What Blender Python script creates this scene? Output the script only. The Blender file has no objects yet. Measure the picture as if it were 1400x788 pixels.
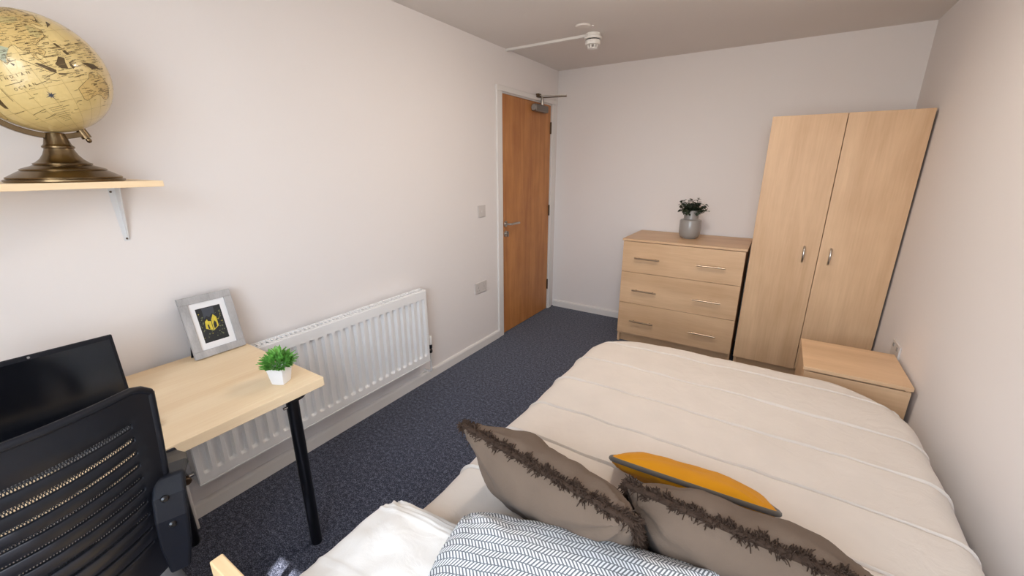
import bpy, bmesh, math, random
from mathutils import Vector, Matrix, noise

random.seed(7)
S = bpy.context.scene
COL = S.collection
PI = math.pi

# ------------------------------------------------------------------ camera
PITCH, YAW, ROLL = 0.2893, 0.5691, -0.0015
CAM = Vector((1.9045, -3.7885, 1.4477))
FPX = 557.94
cd = bpy.data.cameras.new('camera')
cam = bpy.data.objects.new('camera', cd)
COL.objects.link(cam)
fwd = Vector((-math.sin(YAW) * math.cos(PITCH), math.cos(YAW) * math.cos(PITCH), -math.sin(PITCH)))
rgt = Vector((math.cos(YAW), math.sin(YAW), 0))
upv = rgt.cross(fwd)
r2 = math.cos(ROLL) * rgt + math.sin(ROLL) * upv
u2 = -math.sin(ROLL) * rgt + math.cos(ROLL) * upv
M4 = Matrix(((r2.x, u2.x, -fwd.x, CAM.x), (r2.y, u2.y, -fwd.y, CAM.y), (r2.z, u2.z, -fwd.z, CAM.z), (0, 0, 0, 1)))
cam.matrix_world = M4
cd.sensor_width = 36.0
cd.lens = FPX / 1400 * 36.0
cd.clip_start = 0.02
S.camera = cam

# ------------------------------------------------------------------ room numbers
W, H = 2.56, 2.30          # room width, ceiling height
YF = -4.42                 # window wall behind the camera
WX0, WX1, WZ0, WZ1 = 0.98, 2.48, 0.80, 2.18   # window opening

# ------------------------------------------------------------------ world, sun, exposure
wd = bpy.data.worlds.new('world'); S.world = wd; wd.use_nodes = True
nt = wd.node_tree; nt.nodes.clear()
out = nt.nodes.new('ShaderNodeOutputWorld'); bg = nt.nodes.new('ShaderNodeBackground')
tc = nt.nodes.new('ShaderNodeTexCoord'); sx = nt.nodes.new('ShaderNodeSeparateXYZ'); rp = nt.nodes.new('ShaderNodeValToRGB')
mp = nt.nodes.new('ShaderNodeMapRange')
mp.inputs['From Min'].default_value = -1; mp.inputs['From Max'].default_value = 1
nt.links.new(tc.outputs['Generated'], sx.inputs[0]); nt.links.new(sx.outputs['Z'], mp.inputs['Value'])
nt.links.new(mp.outputs[0], rp.inputs[0]); nt.links.new(rp.outputs[0], bg.inputs[0]); nt.links.new(bg.outputs[0], out.inputs[0])
e = rp.color_ramp.elements
e[0].position = 0.48; e[0].color = (0.46, 0.46, 0.45, 1)
e[1].position = 0.52; e[1].color = (0.84, 0.92, 1.0, 1)
n3 = e.new(1.0); n3.color = (0.58, 0.76, 1.0, 1)
bg.inputs[1].default_value = 3.15

sd = bpy.data.lights.new('sun', 'SUN'); sun = bpy.data.objects.new('sun', sd); COL.objects.link(sun)
sd.energy = 4.8; sd.angle = math.radians(0.55); sd.color = (1.0, 0.96, 0.90)
SUN_DIR = Vector((-0.22, 0.50, -0.845)).normalized()
sun.rotation_euler = SUN_DIR.to_track_quat('-Z', 'Y').to_euler()
sun.location = (1.3, -6, 5)

pd = bpy.data.lights.new('window_portal', 'AREA'); po = bpy.data.objects.new('window_portal', pd); COL.objects.link(po)
pd.shape = 'RECTANGLE'; pd.size = WX1 - WX0; pd.size_y = WZ1 - WZ0
po.location = ((WX0 + WX1) / 2, YF - 0.02, (WZ0 + WZ1) / 2)
po.rotation_euler = (PI / 2, 0, 0)     # shines along +y
pd.cycles.is_portal = True

S.view_settings.view_transform = 'Standard'
S.view_settings.look = 'None'
S.view_settings.gamma = 1.0
S.view_settings.use_curve_mapping = False
S.view_settings.exposure = 1.86


# ------------------------------------------------------------------ materials
def lin(c):
    return tuple(((v / 255) / 12.92 if v / 255 <= 0.04045 else (((v / 255) + 0.055) / 1.055) ** 2.4) for v in c) + (1.0,)

MATS = {}

def new_mat(name):
    m = bpy.data.materials.new(name); m.use_nodes = True
    t = m.node_tree; b = t.nodes['Principled BSDF']
    MATS[name] = m
    return m, t, b

def plain(name, rgb, rough=0.5, metal=0.0, spec=0.5, noise_scale=None, noise_amt=0.06, bump=0.0, bump_scale=200, coat=0.0):
    """one colour with a little procedural variation and relief"""
    m, t, b = new_mat(name)
    b.inputs['Roughness'].default_value = rough; b.inputs['Metallic'].default_value = metal
    b.inputs['Specular IOR Level'].default_value = spec; b.inputs['Coat Weight'].default_value = coat
    c = lin(rgb)
    tcn = t.nodes.new('ShaderNodeTexCoord')
    ns = t.nodes.new('ShaderNodeTexNoise'); ns.inputs['Scale'].default_value = noise_scale or 6
    ns.inputs['Detail'].default_value = 4
    t.links.new(tcn.outputs['Object'], ns.inputs['Vector'])
    mx = t.nodes.new('ShaderNodeMix'); mx.data_type = 'RGBA'
    mx.inputs['A'].default_value = tuple(max(0, v * (1 - noise_amt)) for v in c[:3]) + (1,)
    mx.inputs['B'].default_value = tuple(min(1, v * (1 + noise_amt)) for v in c[:3]) + (1,)
    t.links.new(ns.outputs['Fac'], mx.inputs['Factor']); t.links.new(mx.outputs['Result'], b.inputs['Base Color'])
    if bump:
        n2 = t.nodes.new('ShaderNodeTexNoise'); n2.inputs['Scale'].default_value = bump_scale; n2.inputs['Detail'].default_value = 3
        t.links.new(tcn.outputs['Object'], n2.inputs['Vector'])
        bp = t.nodes.new('ShaderNodeBump'); bp.inputs['Strength'].default_value = bump; bp.inputs['Distance'].default_value = 0.002
        t.links.new(n2.outputs['Fac'], bp.inputs['Height']); t.links.new(bp.outputs['Normal'], b.inputs['Normal'])
    return m

def wood(name, dark, light, axis='z', scale=1.0, rough=0.42, contrast=1.0):
    """streaked veneer whose grain runs along one axis, with short flecks"""
    m, t, b = new_mat(name)
    tcn = t.nodes.new('ShaderNodeTexCoord')
    def mapped(along, across):
        mp_ = t.nodes.new('ShaderNodeMapping')
        sc = {'x': (along, across, across), 'y': (across, along, across), 'z': (across, across, along)}[axis]
        mp_.inputs['Scale'].default_value = tuple(s * scale for s in sc)
        t.links.new(tcn.outputs['Object'], mp_.inputs['Vector'])
        return mp_
    a = t.nodes.new('ShaderNodeTexNoise'); a.inputs['Scale'].default_value = 1; a.inputs['Detail'].default_value = 5; a.inputs['Distortion'].default_value = 0.6
    t.links.new(mapped(0.9, 9).outputs[0], a.inputs['Vector'])
    f = t.nodes.new('ShaderNodeTexNoise'); f.inputs['Scale'].default_value = 1; f.inputs['Detail'].default_value = 3
    t.links.new(mapped(6, 130).outputs[0], f.inputs['Vector'])
    bl = t.nodes.new('ShaderNodeTexNoise'); bl.inputs['Scale'].default_value = 1; bl.inputs['Detail'].default_value = 2
    t.links.new(mapped(5, 5).outputs[0], bl.inputs['Vector'])
    add = t.nodes.new('ShaderNodeMath'); add.operation = 'MULTIPLY_ADD'; add.inputs[1].default_value = 0.35
    t.links.new(f.outputs['Fac'], add.inputs[0]); t.links.new(a.outputs['Fac'], add.inputs[2])
    ad2 = t.nodes.new('ShaderNodeMath'); ad2.operation = 'MULTIPLY_ADD'; ad2.inputs[1].default_value = 0.3
    t.links.new(bl.outputs['Fac'], ad2.inputs[0]); t.links.new(add.outputs[0], ad2.inputs[2])
    rng = t.nodes.new('ShaderNodeMapRange')
    rng.inputs['From Min'].default_value = 0.825 - 0.22 / contrast; rng.inputs['From Max'].default_value = 0.825 + 0.22 / contrast
    t.links.new(ad2.outputs[0], rng.inputs['Value'])
    mx = t.nodes.new('ShaderNodeMix'); mx.data_type = 'RGBA'
    mx.inputs['A'].default_value = lin(dark); mx.inputs['B'].default_value = lin(light)
    t.links.new(rng.outputs[0], mx.inputs['Factor']); t.links.new(mx.outputs['Result'], b.inputs['Base Color'])
    b.inputs['Roughness'].default_value = rough
    b.inputs['Specular IOR Level'].default_value = 0.4
    return m

def carpet_mat():
    m, t, b = new_mat('carpet')
    tcn = t.nodes.new('ShaderNodeTexCoord')
    a = t.nodes.new('ShaderNodeTexNoise'); a.inputs['Scale'].default_value = 210; a.inputs['Detail'].default_value = 3; a.inputs['Roughness'].default_value = 0.7
    c = t.nodes.new('ShaderNodeTexNoise'); c.inputs['Scale'].default_value = 60; c.inputs['Detail'].default_value = 2
    for n in (a, c): t.links.new(tcn.outputs['Object'], n.inputs['Vector'])
    ad = t.nodes.new('ShaderNodeMath'); ad.operation = 'MULTIPLY_ADD'; ad.inputs[1].default_value = 0.35
    t.links.new(c.outputs['Fac'], ad.inputs[0]); t.links.new(a.outputs['Fac'], ad.inputs[2])
    r = t.nodes.new('ShaderNodeValToRGB')
    t.links.new(ad.outputs[0], r.inputs[0])
    el = r.color_ramp.elements
    el[0].position = 0.50; el[0].color = lin((19, 21, 30))
    el[1].position = 0.88; el[1].color = lin((132, 136, 156))
    k = el.new(0.66); k.color = lin((45, 51, 70))
    t.links.new(r.outputs[0], b.inputs['Base Color'])
    b.inputs['Roughness'].default_value = 0.95; b.inputs['Specular IOR Level'].default_value = 0.1
    b.inputs['Sheen Weight'].default_value = 0.25
    bp = t.nodes.new('ShaderNodeBump'); bp.inputs['Strength'].default_value = 0.7; bp.inputs['Distance'].default_value = 0.004
    t.links.new(ad.outputs[0], bp.inputs['Height']); t.links.new(bp.outputs['Normal'], b.inputs['Normal'])
    return m

def cloth(name, rgb, weave=900, amt=0.06, rough=0.9, bump=0.25, crease=0.0, sheen=0.15):
    m, t, b = new_mat(name)
    tcn = t.nodes.new('ShaderNodeTexCoord')
    n1 = t.nodes.new('ShaderNodeTexNoise'); n1.inputs['Scale'].default_value = weave; n1.inputs['Detail'].default_value = 2
    n2 = t.nodes.new('ShaderNodeTexNoise'); n2.inputs['Scale'].default_value = 9; n2.inputs['Detail'].default_value = 5
    for n in (n1, n2): t.links.new(tcn.outputs['Object'], n.inputs['Vector'])
    mx = t.nodes.new('ShaderNodeMix'); mx.data_type = 'RGBA'; c = lin(rgb)
    mx.inputs['A'].default_value = tuple(v * (1 - amt) for v in c[:3]) + (1,)
    mx.inputs['B'].default_value = tuple(min(1, v * (1 + amt)) for v in c[:3]) + (1,)
    t.links.new(n2.outputs['Fac'], mx.inputs['Factor']); t.links.new(mx.outputs['Result'], b.inputs['Base Color'])
    b.inputs['Roughness'].default_value = rough; b.inputs['Specular IOR Level'].default_value = 0.15
    b.inputs['Sheen Weight'].default_value = sheen
    bp = t.nodes.new('ShaderNodeBump'); bp.inputs['Strength'].default_value = bump; bp.inputs['Distance'].default_value = 0.0015
    t.links.new(n1.outputs['Fac'], bp.inputs['Height'])
    nrm = bp
    if crease:
        n3 = t.nodes.new('ShaderNodeTexNoise'); n3.inputs['Scale'].default_value = 14; n3.inputs['Detail'].default_value = 6; n3.inputs['Distortion'].default_value = 1.2
        t.links.new(tcn.outputs['Object'], n3.inputs['Vector'])
        b2 = t.nodes.new('ShaderNodeBump'); b2.inputs['Strength'].default_value = crease; b2.inputs['Distance'].default_value = 0.012
        t.links.new(n3.outputs['Fac'], b2.inputs['Height']); t.links.new(bp.outputs['Normal'], b2.inputs['Normal']); nrm = b2
    t.links.new(nrm.outputs['Normal'], b.inputs['Normal'])
    return m

def herringbone_mat():
    """white cotton printed with columns of slanted grey dashes (uses the pillow's UVs, in metres)"""
    m, t, b = new_mat('herringbone_cotton')
    uv = t.nodes.new('ShaderNodeUVMap'); sp = t.nodes.new('ShaderNodeSeparateXYZ'); t.links.new(uv.outputs[0], sp.inputs[0])
    def mth(op, a=None, bb=None, c=None):
        n = t.nodes.new('ShaderNodeMath'); n.operation = op
        for i, v in enumerate((a, bb, c)):
            if v is None: continue
            if isinstance(v, (int, float)): n.inputs[i].default_value = v
            else: t.links.new(v, n.inputs[i])
        return n.outputs[0]
    u = mth('MULTIPLY', sp.outputs['Y'], 1 / 0.0165)        # column number
    fu = mth('FRACT', u)
    par = mth('MODULO', mth('FLOOR', u), 2.0)              # 0 / 1
    sgn = mth('MULTIPLY_ADD', par, 2.0, -1.0)
    v = mth('MULTIPLY', sp.outputs['X'], 1 / 0.0078)
    ph = mth('FRACT', mth('ADD', mth('MULTIPLY_ADD', mth('MULTIPLY', fu, sgn), 1.3, v), 400.0))
    dash = mth('LESS_THAN', ph, 0.46)
    edge = mth('GREATER_THAN', mth('ABSOLUTE', mth('SUBTRACT', fu, 0.5)), 0.435)
    fac = mth('MAXIMUM', dash, edge)
    mx = t.nodes.new('ShaderNodeMix'); mx.data_type = 'RGBA'
    mx.inputs['A'].default_value = lin((236, 238, 240)); mx.inputs['B'].default_value = lin((112, 116, 122))
    t.links.new(fac, mx.inputs['Factor']); t.links.new(mx.outputs['Result'], b.inputs['Base Color'])
    b.inputs['Roughness'].default_value = 0.9; b.inputs['Specular IOR Level'].default_value = 0.15
    return m

plain('wall_paint', (236, 231, 229), 0.9, spec=0.2, noise_scale=1.2, noise_amt=0.012, bump=0.05, bump_scale=120)
plain('ceiling_paint', (232, 226, 221), 0.95, spec=0.1, noise_scale=1.0, noise_amt=0.012)
plain('gloss_white', (232, 229, 226), 0.35, noise_amt=0.015)
plain('radiator_white', (242, 242, 242), 0.3, noise_amt=0.012)
plain('plate_white', (212, 206, 202), 0.35, noise_amt=0.01)
plain('white_plastic', (236, 233, 228), 0.35, noise_amt=0.01)
plain('grey_plastic', (150, 146, 142), 0.4, noise_amt=0.02)
plain('dark_gap', (16, 13, 11), 0.9)
plain('pvc_white', (240, 240, 240), 0.3, noise_amt=0.01)
carpet_mat()
wood('maple_v', (202, 164, 126), (228, 193, 155), 'z', contrast=0.8)
wood('maple_h', (202, 164, 126), (228, 193, 155), 'x', contrast=0.8)
wood('birch_desk', (236, 207, 166), (249, 227, 192), 'y', rough=0.38)
wood('birch_pale', (226, 190, 142), (242, 212, 168), 'x', rough=0.4)
wood('oak_door', (170, 108, 58), (200, 138, 80), 'z', scale=1.4, rough=0.4, contrast=1.1)
wood('grey_wood', (158, 157, 158), (190, 189, 190), 'z', scale=2.5, rough=0.6)
plain('steel', (190, 186, 180), 0.28, metal=1.0, noise_amt=0.03)
plain('brushed_nickel', (182, 162, 140), 0.3, metal=1.0, noise_amt=0.03)
plain('bronze_steel', (96, 78, 62), 0.45, metal=0.7, noise_amt=0.05)
plain('closer_steel', (128, 122, 116), 0.35, metal=0.9, noise_amt=0.03)
plain('chrome', (215, 215, 215), 0.12, metal=1.0, noise_amt=0.01)
plain('antique_brass', (124, 106, 80), 0.27, metal=1.0, noise_scale=14, noise_amt=0.35)
plain('bracket_grey', (225, 226, 228), 0.4, noise_amt=0.02)
plain('black_plastic', (17, 19, 26), 0.42, noise_amt=0.05, spec=0.3)
plain('black_metal', (17, 18, 22), 0.28, noise_amt=0.05)
plain('black_mesh', (38, 40, 46), 0.7, noise_amt=0.1)
plain('seat_fabric', (40, 42, 48), 0.95, noise_scale=300, noise_amt=0.3, bump=0.4, bump_scale=600)
plain('screen_black', (10, 12, 18), 0.16, noise_amt=0.02)
plain('laptop_silver', (120, 121, 124), 0.4, metal=0.3, noise_amt=0.02)
cloth('duvet_linen', (213, 203, 193), crease=0.3)
cloth('white_cotton', (236, 233, 228), crease=0.22)
cloth('sheet_white', (233, 230, 226), crease=0.2)
cloth('taupe_velvet', (106, 90, 77), weave=700, amt=0.14, sheen=0.05, crease=0.3)
cloth('fringe_brown', (60, 46, 37), weave=500, amt=0.2, sheen=0.0)
cloth('mustard_velvet', (206, 141, 22), weave=700, amt=0.1, sheen=0.05, crease=0.1)
cloth('grey_piping', (92, 86, 80), weave=600)
herringbone_mat()
plain('glazed_grey', (150, 147, 144), 0.28, noise_amt=0.03, coat=0.3)
plain('pot_white', (240, 241, 244), 0.3, noise_amt=0.01)
plain('leaf_dark', (44, 58, 40), 0.5, noise_scale=40, noise_amt=0.35)
plain('leaf_bright', (118, 186, 84), 0.45, noise_scale=60, noise_amt=0.5)
plain('soil', (52, 42, 34), 0.95, noise_scale=90, noise_amt=0.3)
plain('mat_board', (238, 238, 240), 0.8, noise_amt=0.01)
plain('print_dark', (34, 38, 42), 0.5, noise_scale=90, noise_amt=0.5)
plain('print_yellow', (214, 196, 66), 0.5, noise_scale=120, noise_amt=0.25)
plain('print_foliage', (110, 116, 84), 0.5, noise_scale=160, noise_amt=0.4)
plain('print_sky', (64, 70, 80), 0.5, noise_scale=40, noise_amt=0.2)
plain('globe_paper', (226, 200, 136), 0.32, noise_scale=7, noise_amt=0.08, coat=0.5)
plain('globe_land', (214, 184, 120), 0.35, noise_scale=30, noise_amt=0.12)
plain('globe_olive', (196, 176, 118), 0.35, noise_scale=30, noise_amt=0.15)
plain('globe_blue', (176, 180, 150), 0.35, noise_scale=30, noise_amt=0.1)
plain('globe_ink', (92, 74, 46), 0.4, noise_amt=0.1)
plain('globe_ink_pale', (160, 136, 88), 0.4, noise_amt=0.1)
plain('compass_ink', (70, 76, 88), 0.4)

m, t, b = new_mat('fill_glow')
b.inputs['Base Color'].default_value = lin((245, 240, 230)); b.inputs['Emission Color'].default_value = (1.0, 0.87, 0.74, 1); b.inputs['Emission Strength'].default_value = 15.0  # glow of the added fill lamp on the ceiling
m, t, b = new_mat('window_glass')
t.nodes.remove(b)
tr = t.nodes.new('ShaderNodeBsdfTransparent'); gl = t.nodes.new('ShaderNodeBsdfGlossy'); gl.inputs['Roughness'].default_value = 0.02
mxs = t.nodes.new('ShaderNodeMixShader'); mxs.inputs[0].default_value = 0.06
t.links.new(tr.outputs[0], mxs.inputs[1]); t.links.new(gl.outputs[0], mxs.inputs[2])
t.links.new(mxs.outputs[0], t.nodes['Material Output'].inputs[0])


# ------------------------------------------------------------------ mesh helpers (everything is written in world metres)
class MB:
    def __init__(s): s.v = []; s.f = []; s.m = []
    def add(s, vs, fs, mi=0):
        o = len(s.v); s.v += [tuple(p) for p in vs]
        for f in fs: s.f.append(tuple(i + o for i in f)); s.m.append(mi)
        return s
    def box(s, x0, x1, y0, y1, z0, z1, mi=0):
        v = [(x, y, z) for x in (x0, x1) for y in (y0, y1) for z in (z0, z1)]
        return s.add(v, [(0, 1, 3, 2), (4, 6, 7, 5), (0, 4, 5, 1), (2, 3, 7, 6), (0, 2, 6, 4), (1, 5, 7, 3)], mi)
    def tube(s, pts, r, n=10, mi=0, cap=True, flat=None):
        """round (or, with flat=(ra, rb, up), elliptical) bar through points; r may be a list"""
        pts = [Vector(p) for p in pts]; k = len(pts); vs = []
        up0 = None
        for i, p in enumerate(pts):
            d = (pts[min(i + 1, k - 1)] - pts[max(i - 1, 0)]).normalized()
            if up0 is None:
                up0 = Vector((0, 0, 1)) if abs(d.z) < 0.9 else Vector((1, 0, 0))
            a = up0 - d * up0.dot(d)
            if a.length < 1e-4: a = d.orthogonal()
            a.normalize(); up0 = a; bb = d.cross(a)
            rr = r[i] if isinstance(r, (list, tuple)) else r
            for j in range(n):
                th = 2 * PI * j / n
                vs.append(p + (a * math.cos(th) + bb * math.sin(th)) * rr)
        fs = [(i * n + j, i * n + (j + 1) % n, (i + 1) * n + (j + 1) % n, (i + 1) * n + j) for i in range(k - 1) for j in range(n)]
        if cap: fs += [tuple(range(n))[::-1], tuple((k - 1) * n + j for j in range(n))]
        return s.add(vs, fs, mi)
    def bar(s, pts, w, h, wdir, mi=0):
        """rectangular section swept along points; w along wdir, h along the third direction"""
        pts = [Vector(p) for p in pts]; k = len(pts); vs = []; wv = Vector(wdir).normalized()
        for i, p in enumerate(pts):
            d = (pts[min(i + 1, k - 1)] - pts[max(i - 1, 0)]).normalized()
            hv = d.cross(wv).normalized()
            ww = w[i] if isinstance(w, (list, tuple)) else w
            for a, c in ((-1, -1), (1, -1), (1, 1), (-1, 1)): vs.append(p + wv * a * ww / 2 + hv * c * h / 2)
        fs = [(i * 4 + j, i * 4 + (j + 1) % 4, i * 4 + 4 + (j + 1) % 4, i * 4 + 4 + j) for i in range(k - 1) for j in range(4)]
        fs += [(3, 2, 1, 0), tuple((k - 1) * 4 + j for j in range(4))]
        return s.add(vs, fs, mi)
    def lathe(s, c, prof, n=40, axis='z', mi=0):
        """prof = [(radius, height)...] turned about an axis through c"""
        c = Vector(c); vs = []
        for r, h in prof:
            for j in range(n):
                th = 2 * PI * j / n; a, bq = r * math.cos(th), r * math.sin(th)
                vs.append(c + (Vector((a, bq, h)) if axis == 'z' else Vector((h, a, bq)) if axis == 'x' else Vector((bq, h, a))))
        k = len(prof)
        fs = [(i * n + j, i * n + (j + 1) % n, (i + 1) * n + (j + 1) % n, (i + 1) * n + j) for i in range(k - 1) for j in range(n)]
        fs += [tuple(range(n))[::-1], tuple((k - 1) * n + j for j in range(n))]
        return s.add(vs, fs, mi)
    def prism(s, poly, a0, a1, axis='y', mi=0):
        """polygon in the two other axes, extruded from a0 to a1 along axis"""
        def mk(p, a): return {'x': (a, p[0], p[1]), 'y': (p[0], a, p[1]), 'z': (p[0], p[1], a)}[axis]
        n = len(poly); vs = [mk(p, a0) for p in poly] + [mk(p, a1) for p in poly]
        fs = [tuple(range(n))[::-1], tuple(range(n, 2 * n))] + [(i, (i + 1) % n, n + (i + 1) % n, n + i) for i in range(n)]
        return s.add(vs, fs, mi)
    def grid(s, fn, nu, nv, mi=0):
        vs = [fn(i / nu, j / nv) for j in range(nv + 1) for i in range(nu + 1)]
        fs = [(j * (nu + 1) + i, j * (nu + 1) + i + 1, (j + 1) * (nu + 1) + i + 1, (j + 1) * (nu + 1) + i) for j in range(nv) for i in range(nu)]
        return s.add(vs, fs, mi)

def rot_about(pts, c, axis, ang):
    R = Matrix.Rotation(ang, 3, axis); c = Vector(c)
    return [c + R @ (Vector(p) - c) for p in pts]

def obj(name, mb, mats, parent=None, smooth=None, bevel=0.0, seg=2, fix=True, kind=None, label=None):
    me = bpy.data.meshes.new(name)
    off = Vector((0, 0, 0)); p = parent
    while p is not None: off += Vector(p.location); p = p.parent
    loc = Vector((0, 0, 0))
    if parent is None:      # put a lone mesh's origin at its base
        xs, ys, zs = zip(*mb.v); loc = Vector(((min(xs) + max(xs)) / 2, (min(ys) + max(ys)) / 2, min(zs))); off = loc
    me.from_pydata([tuple(Vector(q) - off) for q in mb.v], [], mb.f)
    if not isinstance(mats, (list, tuple)): mats = [mats]
    for q in mats: me.materials.append(MATS[q])
    me.polygons.foreach_set('material_index', mb.m)
    if fix:
        bm = bmesh.new(); bm.from_mesh(me); bmesh.ops.recalc_face_normals(bm, faces=bm.faces); bm.to_mesh(me); bm.free()
    if smooth is not None:
        me.polygons.foreach_set('use_smooth', [True] * len(me.polygons))
        me.set_sharp_from_angle(angle=math.radians(smooth))
    me.update()
    o = bpy.data.objects.new(name, me); COL.objects.link(o); o.location = loc
    if parent is not None: o.parent = parent
    if bevel:
        md = o.modifiers.new('bevel', 'BEVEL'); md.width = bevel; md.segments = seg; md.limit_method = 'ANGLE'; md.angle_limit = math.radians(40)
    if kind: o['kind'] = kind
    if label: o['label'] = label
    return o

def thing(name, loc, label, cat, group=None, kind=None):
    o = bpy.data.objects.new(name, None); COL.objects.link(o); o.location = loc; o.empty_display_size = 0.1
    tag(o, label, cat, group, kind); return o

def tag(o, label, cat, group=None, kind=None):
    o['label'] = label; o['category'] = cat
    if group: o['group'] = group
    if kind: o['kind'] = kind
    return o

def struct(name, mb, mat, label, cat, **k):
    o = obj(name, mb, mat, None, **k); tag(o, label, cat, kind='structure'); return o

# ------------------------------------------------------------------ the room
TH = 0.12
struct('floor', MB().box(-TH, W + TH, YF - TH, TH, -0.1, 0), 'carpet', 'dark navy speckled loop carpet covering the whole floor', 'floor')
struct('ceiling', MB().box(-TH, W + TH, YF - TH, TH, H, H + 0.1), 'ceiling_paint', 'flat matt white painted ceiling', 'ceiling')
DY0, DY1, DZ = -0.9575, -0.1376, 1.987        # door leaf
wl = MB().box(-TH, 0, YF - TH, DY0 - 0.035, 0, H).box(-TH, 0, DY1 + 0.035, 0, 0, H).box(-TH, 0, DY0 - 0.035, DY1 + 0.035, DZ + 0.035, H)
struct('wall_left', wl, 'wall_paint', 'long white wall with the door, radiator and shelf', 'wall')
struct('wall_back', MB().box(-TH, W + TH, 0, TH, 0, H), 'wall_paint', 'white end wall behind the chest of drawers and wardrobe', 'wall')
struct('wall_right', MB().box(W, W + TH, YF - TH, 0, 0, H), 'wall_paint', 'plain white wall alongside the bed', 'wall')
wf = MB().box(0, WX0, YF - TH, YF, 0, H).box(WX1, W, YF - TH, YF, 0, H).box(WX0, WX1, YF - TH, YF, 0, WZ0).box(WX0, WX1, YF - TH, YF, WZ1, H)
struct('wall_front', wf, 'wall_paint', 'white window wall behind the headboard end of the room', 'wall')

def skirt_prof(h=0.07, d=0.018): return [(0, 0), (d, 0), (d, h - 0.014), (d - 0.004, h - 0.004), (d * 0.45, h), (0, h)]
def skirt_left(y0, y1): return MB().prism(skirt_prof(), y0, y1, 'y')
AR = 0.05
struct('baseboard_left', skirt_left(YF, DY0 - 0.035 - AR), 'gloss_white', 'white skirting board below the radiator', 'skirting')
struct('baseboard_back', MB().prism([(-a, c) for a, c in skirt_prof()], 0.018, W, 'x'), 'gloss_white', 'white skirting board between door and chest of drawers', 'skirting')
struct('baseboard_right', MB().prism([(W - a, c) for a, c in skirt_prof()], YF, -0.018, 'y'), 'gloss_white', 'white skirting board along the wall beside the bed', 'skirting')
struct('baseboard_front', MB().prism([(YF + a, c) for a, c in skirt_prof()], 0.018, W - 0.018, 'x'), 'gloss_white', 'white skirting board under the window', 'skirting')

# window behind the camera
w1 = thing('window_1', ((WX0 + WX1) / 2, YF, WZ0), 'wide white framed window that lights the room', 'window', kind='structure')
fr = MB(); y0, y1 = YF - 0.09, YF - 0.04
fr.box(WX0, WX1, y0, y1, WZ0, WZ0 + 0.05).box(WX0, WX1, y0, y1, WZ1 - 0.05, WZ1)
xm = (WX0 + WX1) / 2
for x in (WX0, WX1 - 0.05): fr.box(x, x + 0.05, y0, y1, WZ0 + 0.05, WZ1 - 0.05)
fr.box(xm - 0.03, xm + 0.03, y0, y1, WZ0 + 0.05, WZ1 - 0.05)
obj('window_frame', fr, 'pvc_white', w1, bevel=0.004)
for a, c in ((WX0 + 0.05, xm - 0.03), (xm + 0.03, WX1 - 0.05)):
    obj('window_pane', MB().box(a, c, YF - 0.068, YF - 0.064, WZ0 + 0.05, WZ1 - 0.05), 'window_glass', w1)
obj('window_sill', MB().box(WX0 - 0.04, WX1 + 0.04, YF, YF + 0.10, WZ0 - 0.025, WZ0), 'gloss_white', w1, bevel=0.004)

# ------------------------------------------------------------------ door
d1 = thing('door_1', (0, (DY0 + DY1) / 2, 0), 'closed oak veneer door in white frame with overhead closer', 'door', kind='structure')
obj('door_leaf', MB().box(-0.044, 0.0, DY0, DY1, 0.006, DZ), 'oak_door', d1, bevel=0.0015)
li = MB(); g = 0.003
li.box(-TH, -0.002, DY0 - 0.035, DY0 - g, 0, DZ + 0.035).box(-TH, -0.002, DY1 + g, DY1 + 0.035, 0, DZ + 0.035).box(-TH, -0.002, DY0 - g, DY1 + g, DZ + g, DZ + 0.035)
obj('door_lining', li, 'gloss_white', d1)
obj('door_gap_shade', MB().box(-0.06, -0.046, DY0 - g, DY1 + g, 0, DZ + g), 'dark_gap', d1)  # near-black sheet behind the leaf, paints the shade in the door gaps
for nm, bxs in (('architrave', (0, 0.017, DY0 - 0.012 - AR - 0.02, DY0 - 0.012, 0, DZ + 0.012)),
                ('architrave', (0, 0.017, DY1 + 0.012, DY1 + 0.075, 0, DZ + 0.012)),
                ('architrave', (0, 0.017, DY0 - 0.012 - AR - 0.02, DY1 + 0.075, DZ + 0.012, DZ + 0.05))):
    obj(nm, MB().box(*bxs), 'gloss_white', d1, bevel=0.004, seg=3)
for zc in (1.793, 1.033, 0.272):
    hg = MB().box(-0.001, 0.003, DY1 - 0.012, DY1 + 0.010, zc - 0.05, zc + 0.05).tube([(0.005, DY1 + 0.001, zc - 0.052), (0.005, DY1 + 0.001, zc + 0.052)], 0.006, 10)
    obj('hinge', hg, 'bronze_steel', d1, smooth=40)
# lever handle
hz, hy = 0.985, -0.915
hd = MB().lathe((0, hy, hz), [(0.0255, 0), (0.0255, 0.006), (0.022, 0.009), (0.009, 0.009)], 28, 'x')
hd.tube([(0.008, hy, hz), (0.046, hy, hz), (0.054, hy + 0.006, hz), (0.056, hy + 0.02, hz), (0.056, hy + 0.135, hz)], 0.0095, 12)
h_ = obj('door_handle', hd, 'steel', d1, smooth=40)
tt = MB().lathe((0, hy, hz - 0.082), [(0.0255, 0), (0.0255, 0.006), (0.022, 0.009), (0.01, 0.009), (0.01, 0.02)], 28, 'x').box(0.018, 0.034, hy - 0.004, hy + 0.004, hz - 0.104, hz - 0.062)
obj('thumb_turn', tt, 'steel', d1, smooth=40)
obj('lock_plate', MB().box(-0.002, 0.0025, DY0 - 0.008, DY0 + 0.010, 1.472, 1.534), 'bronze_steel', d1)
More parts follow.
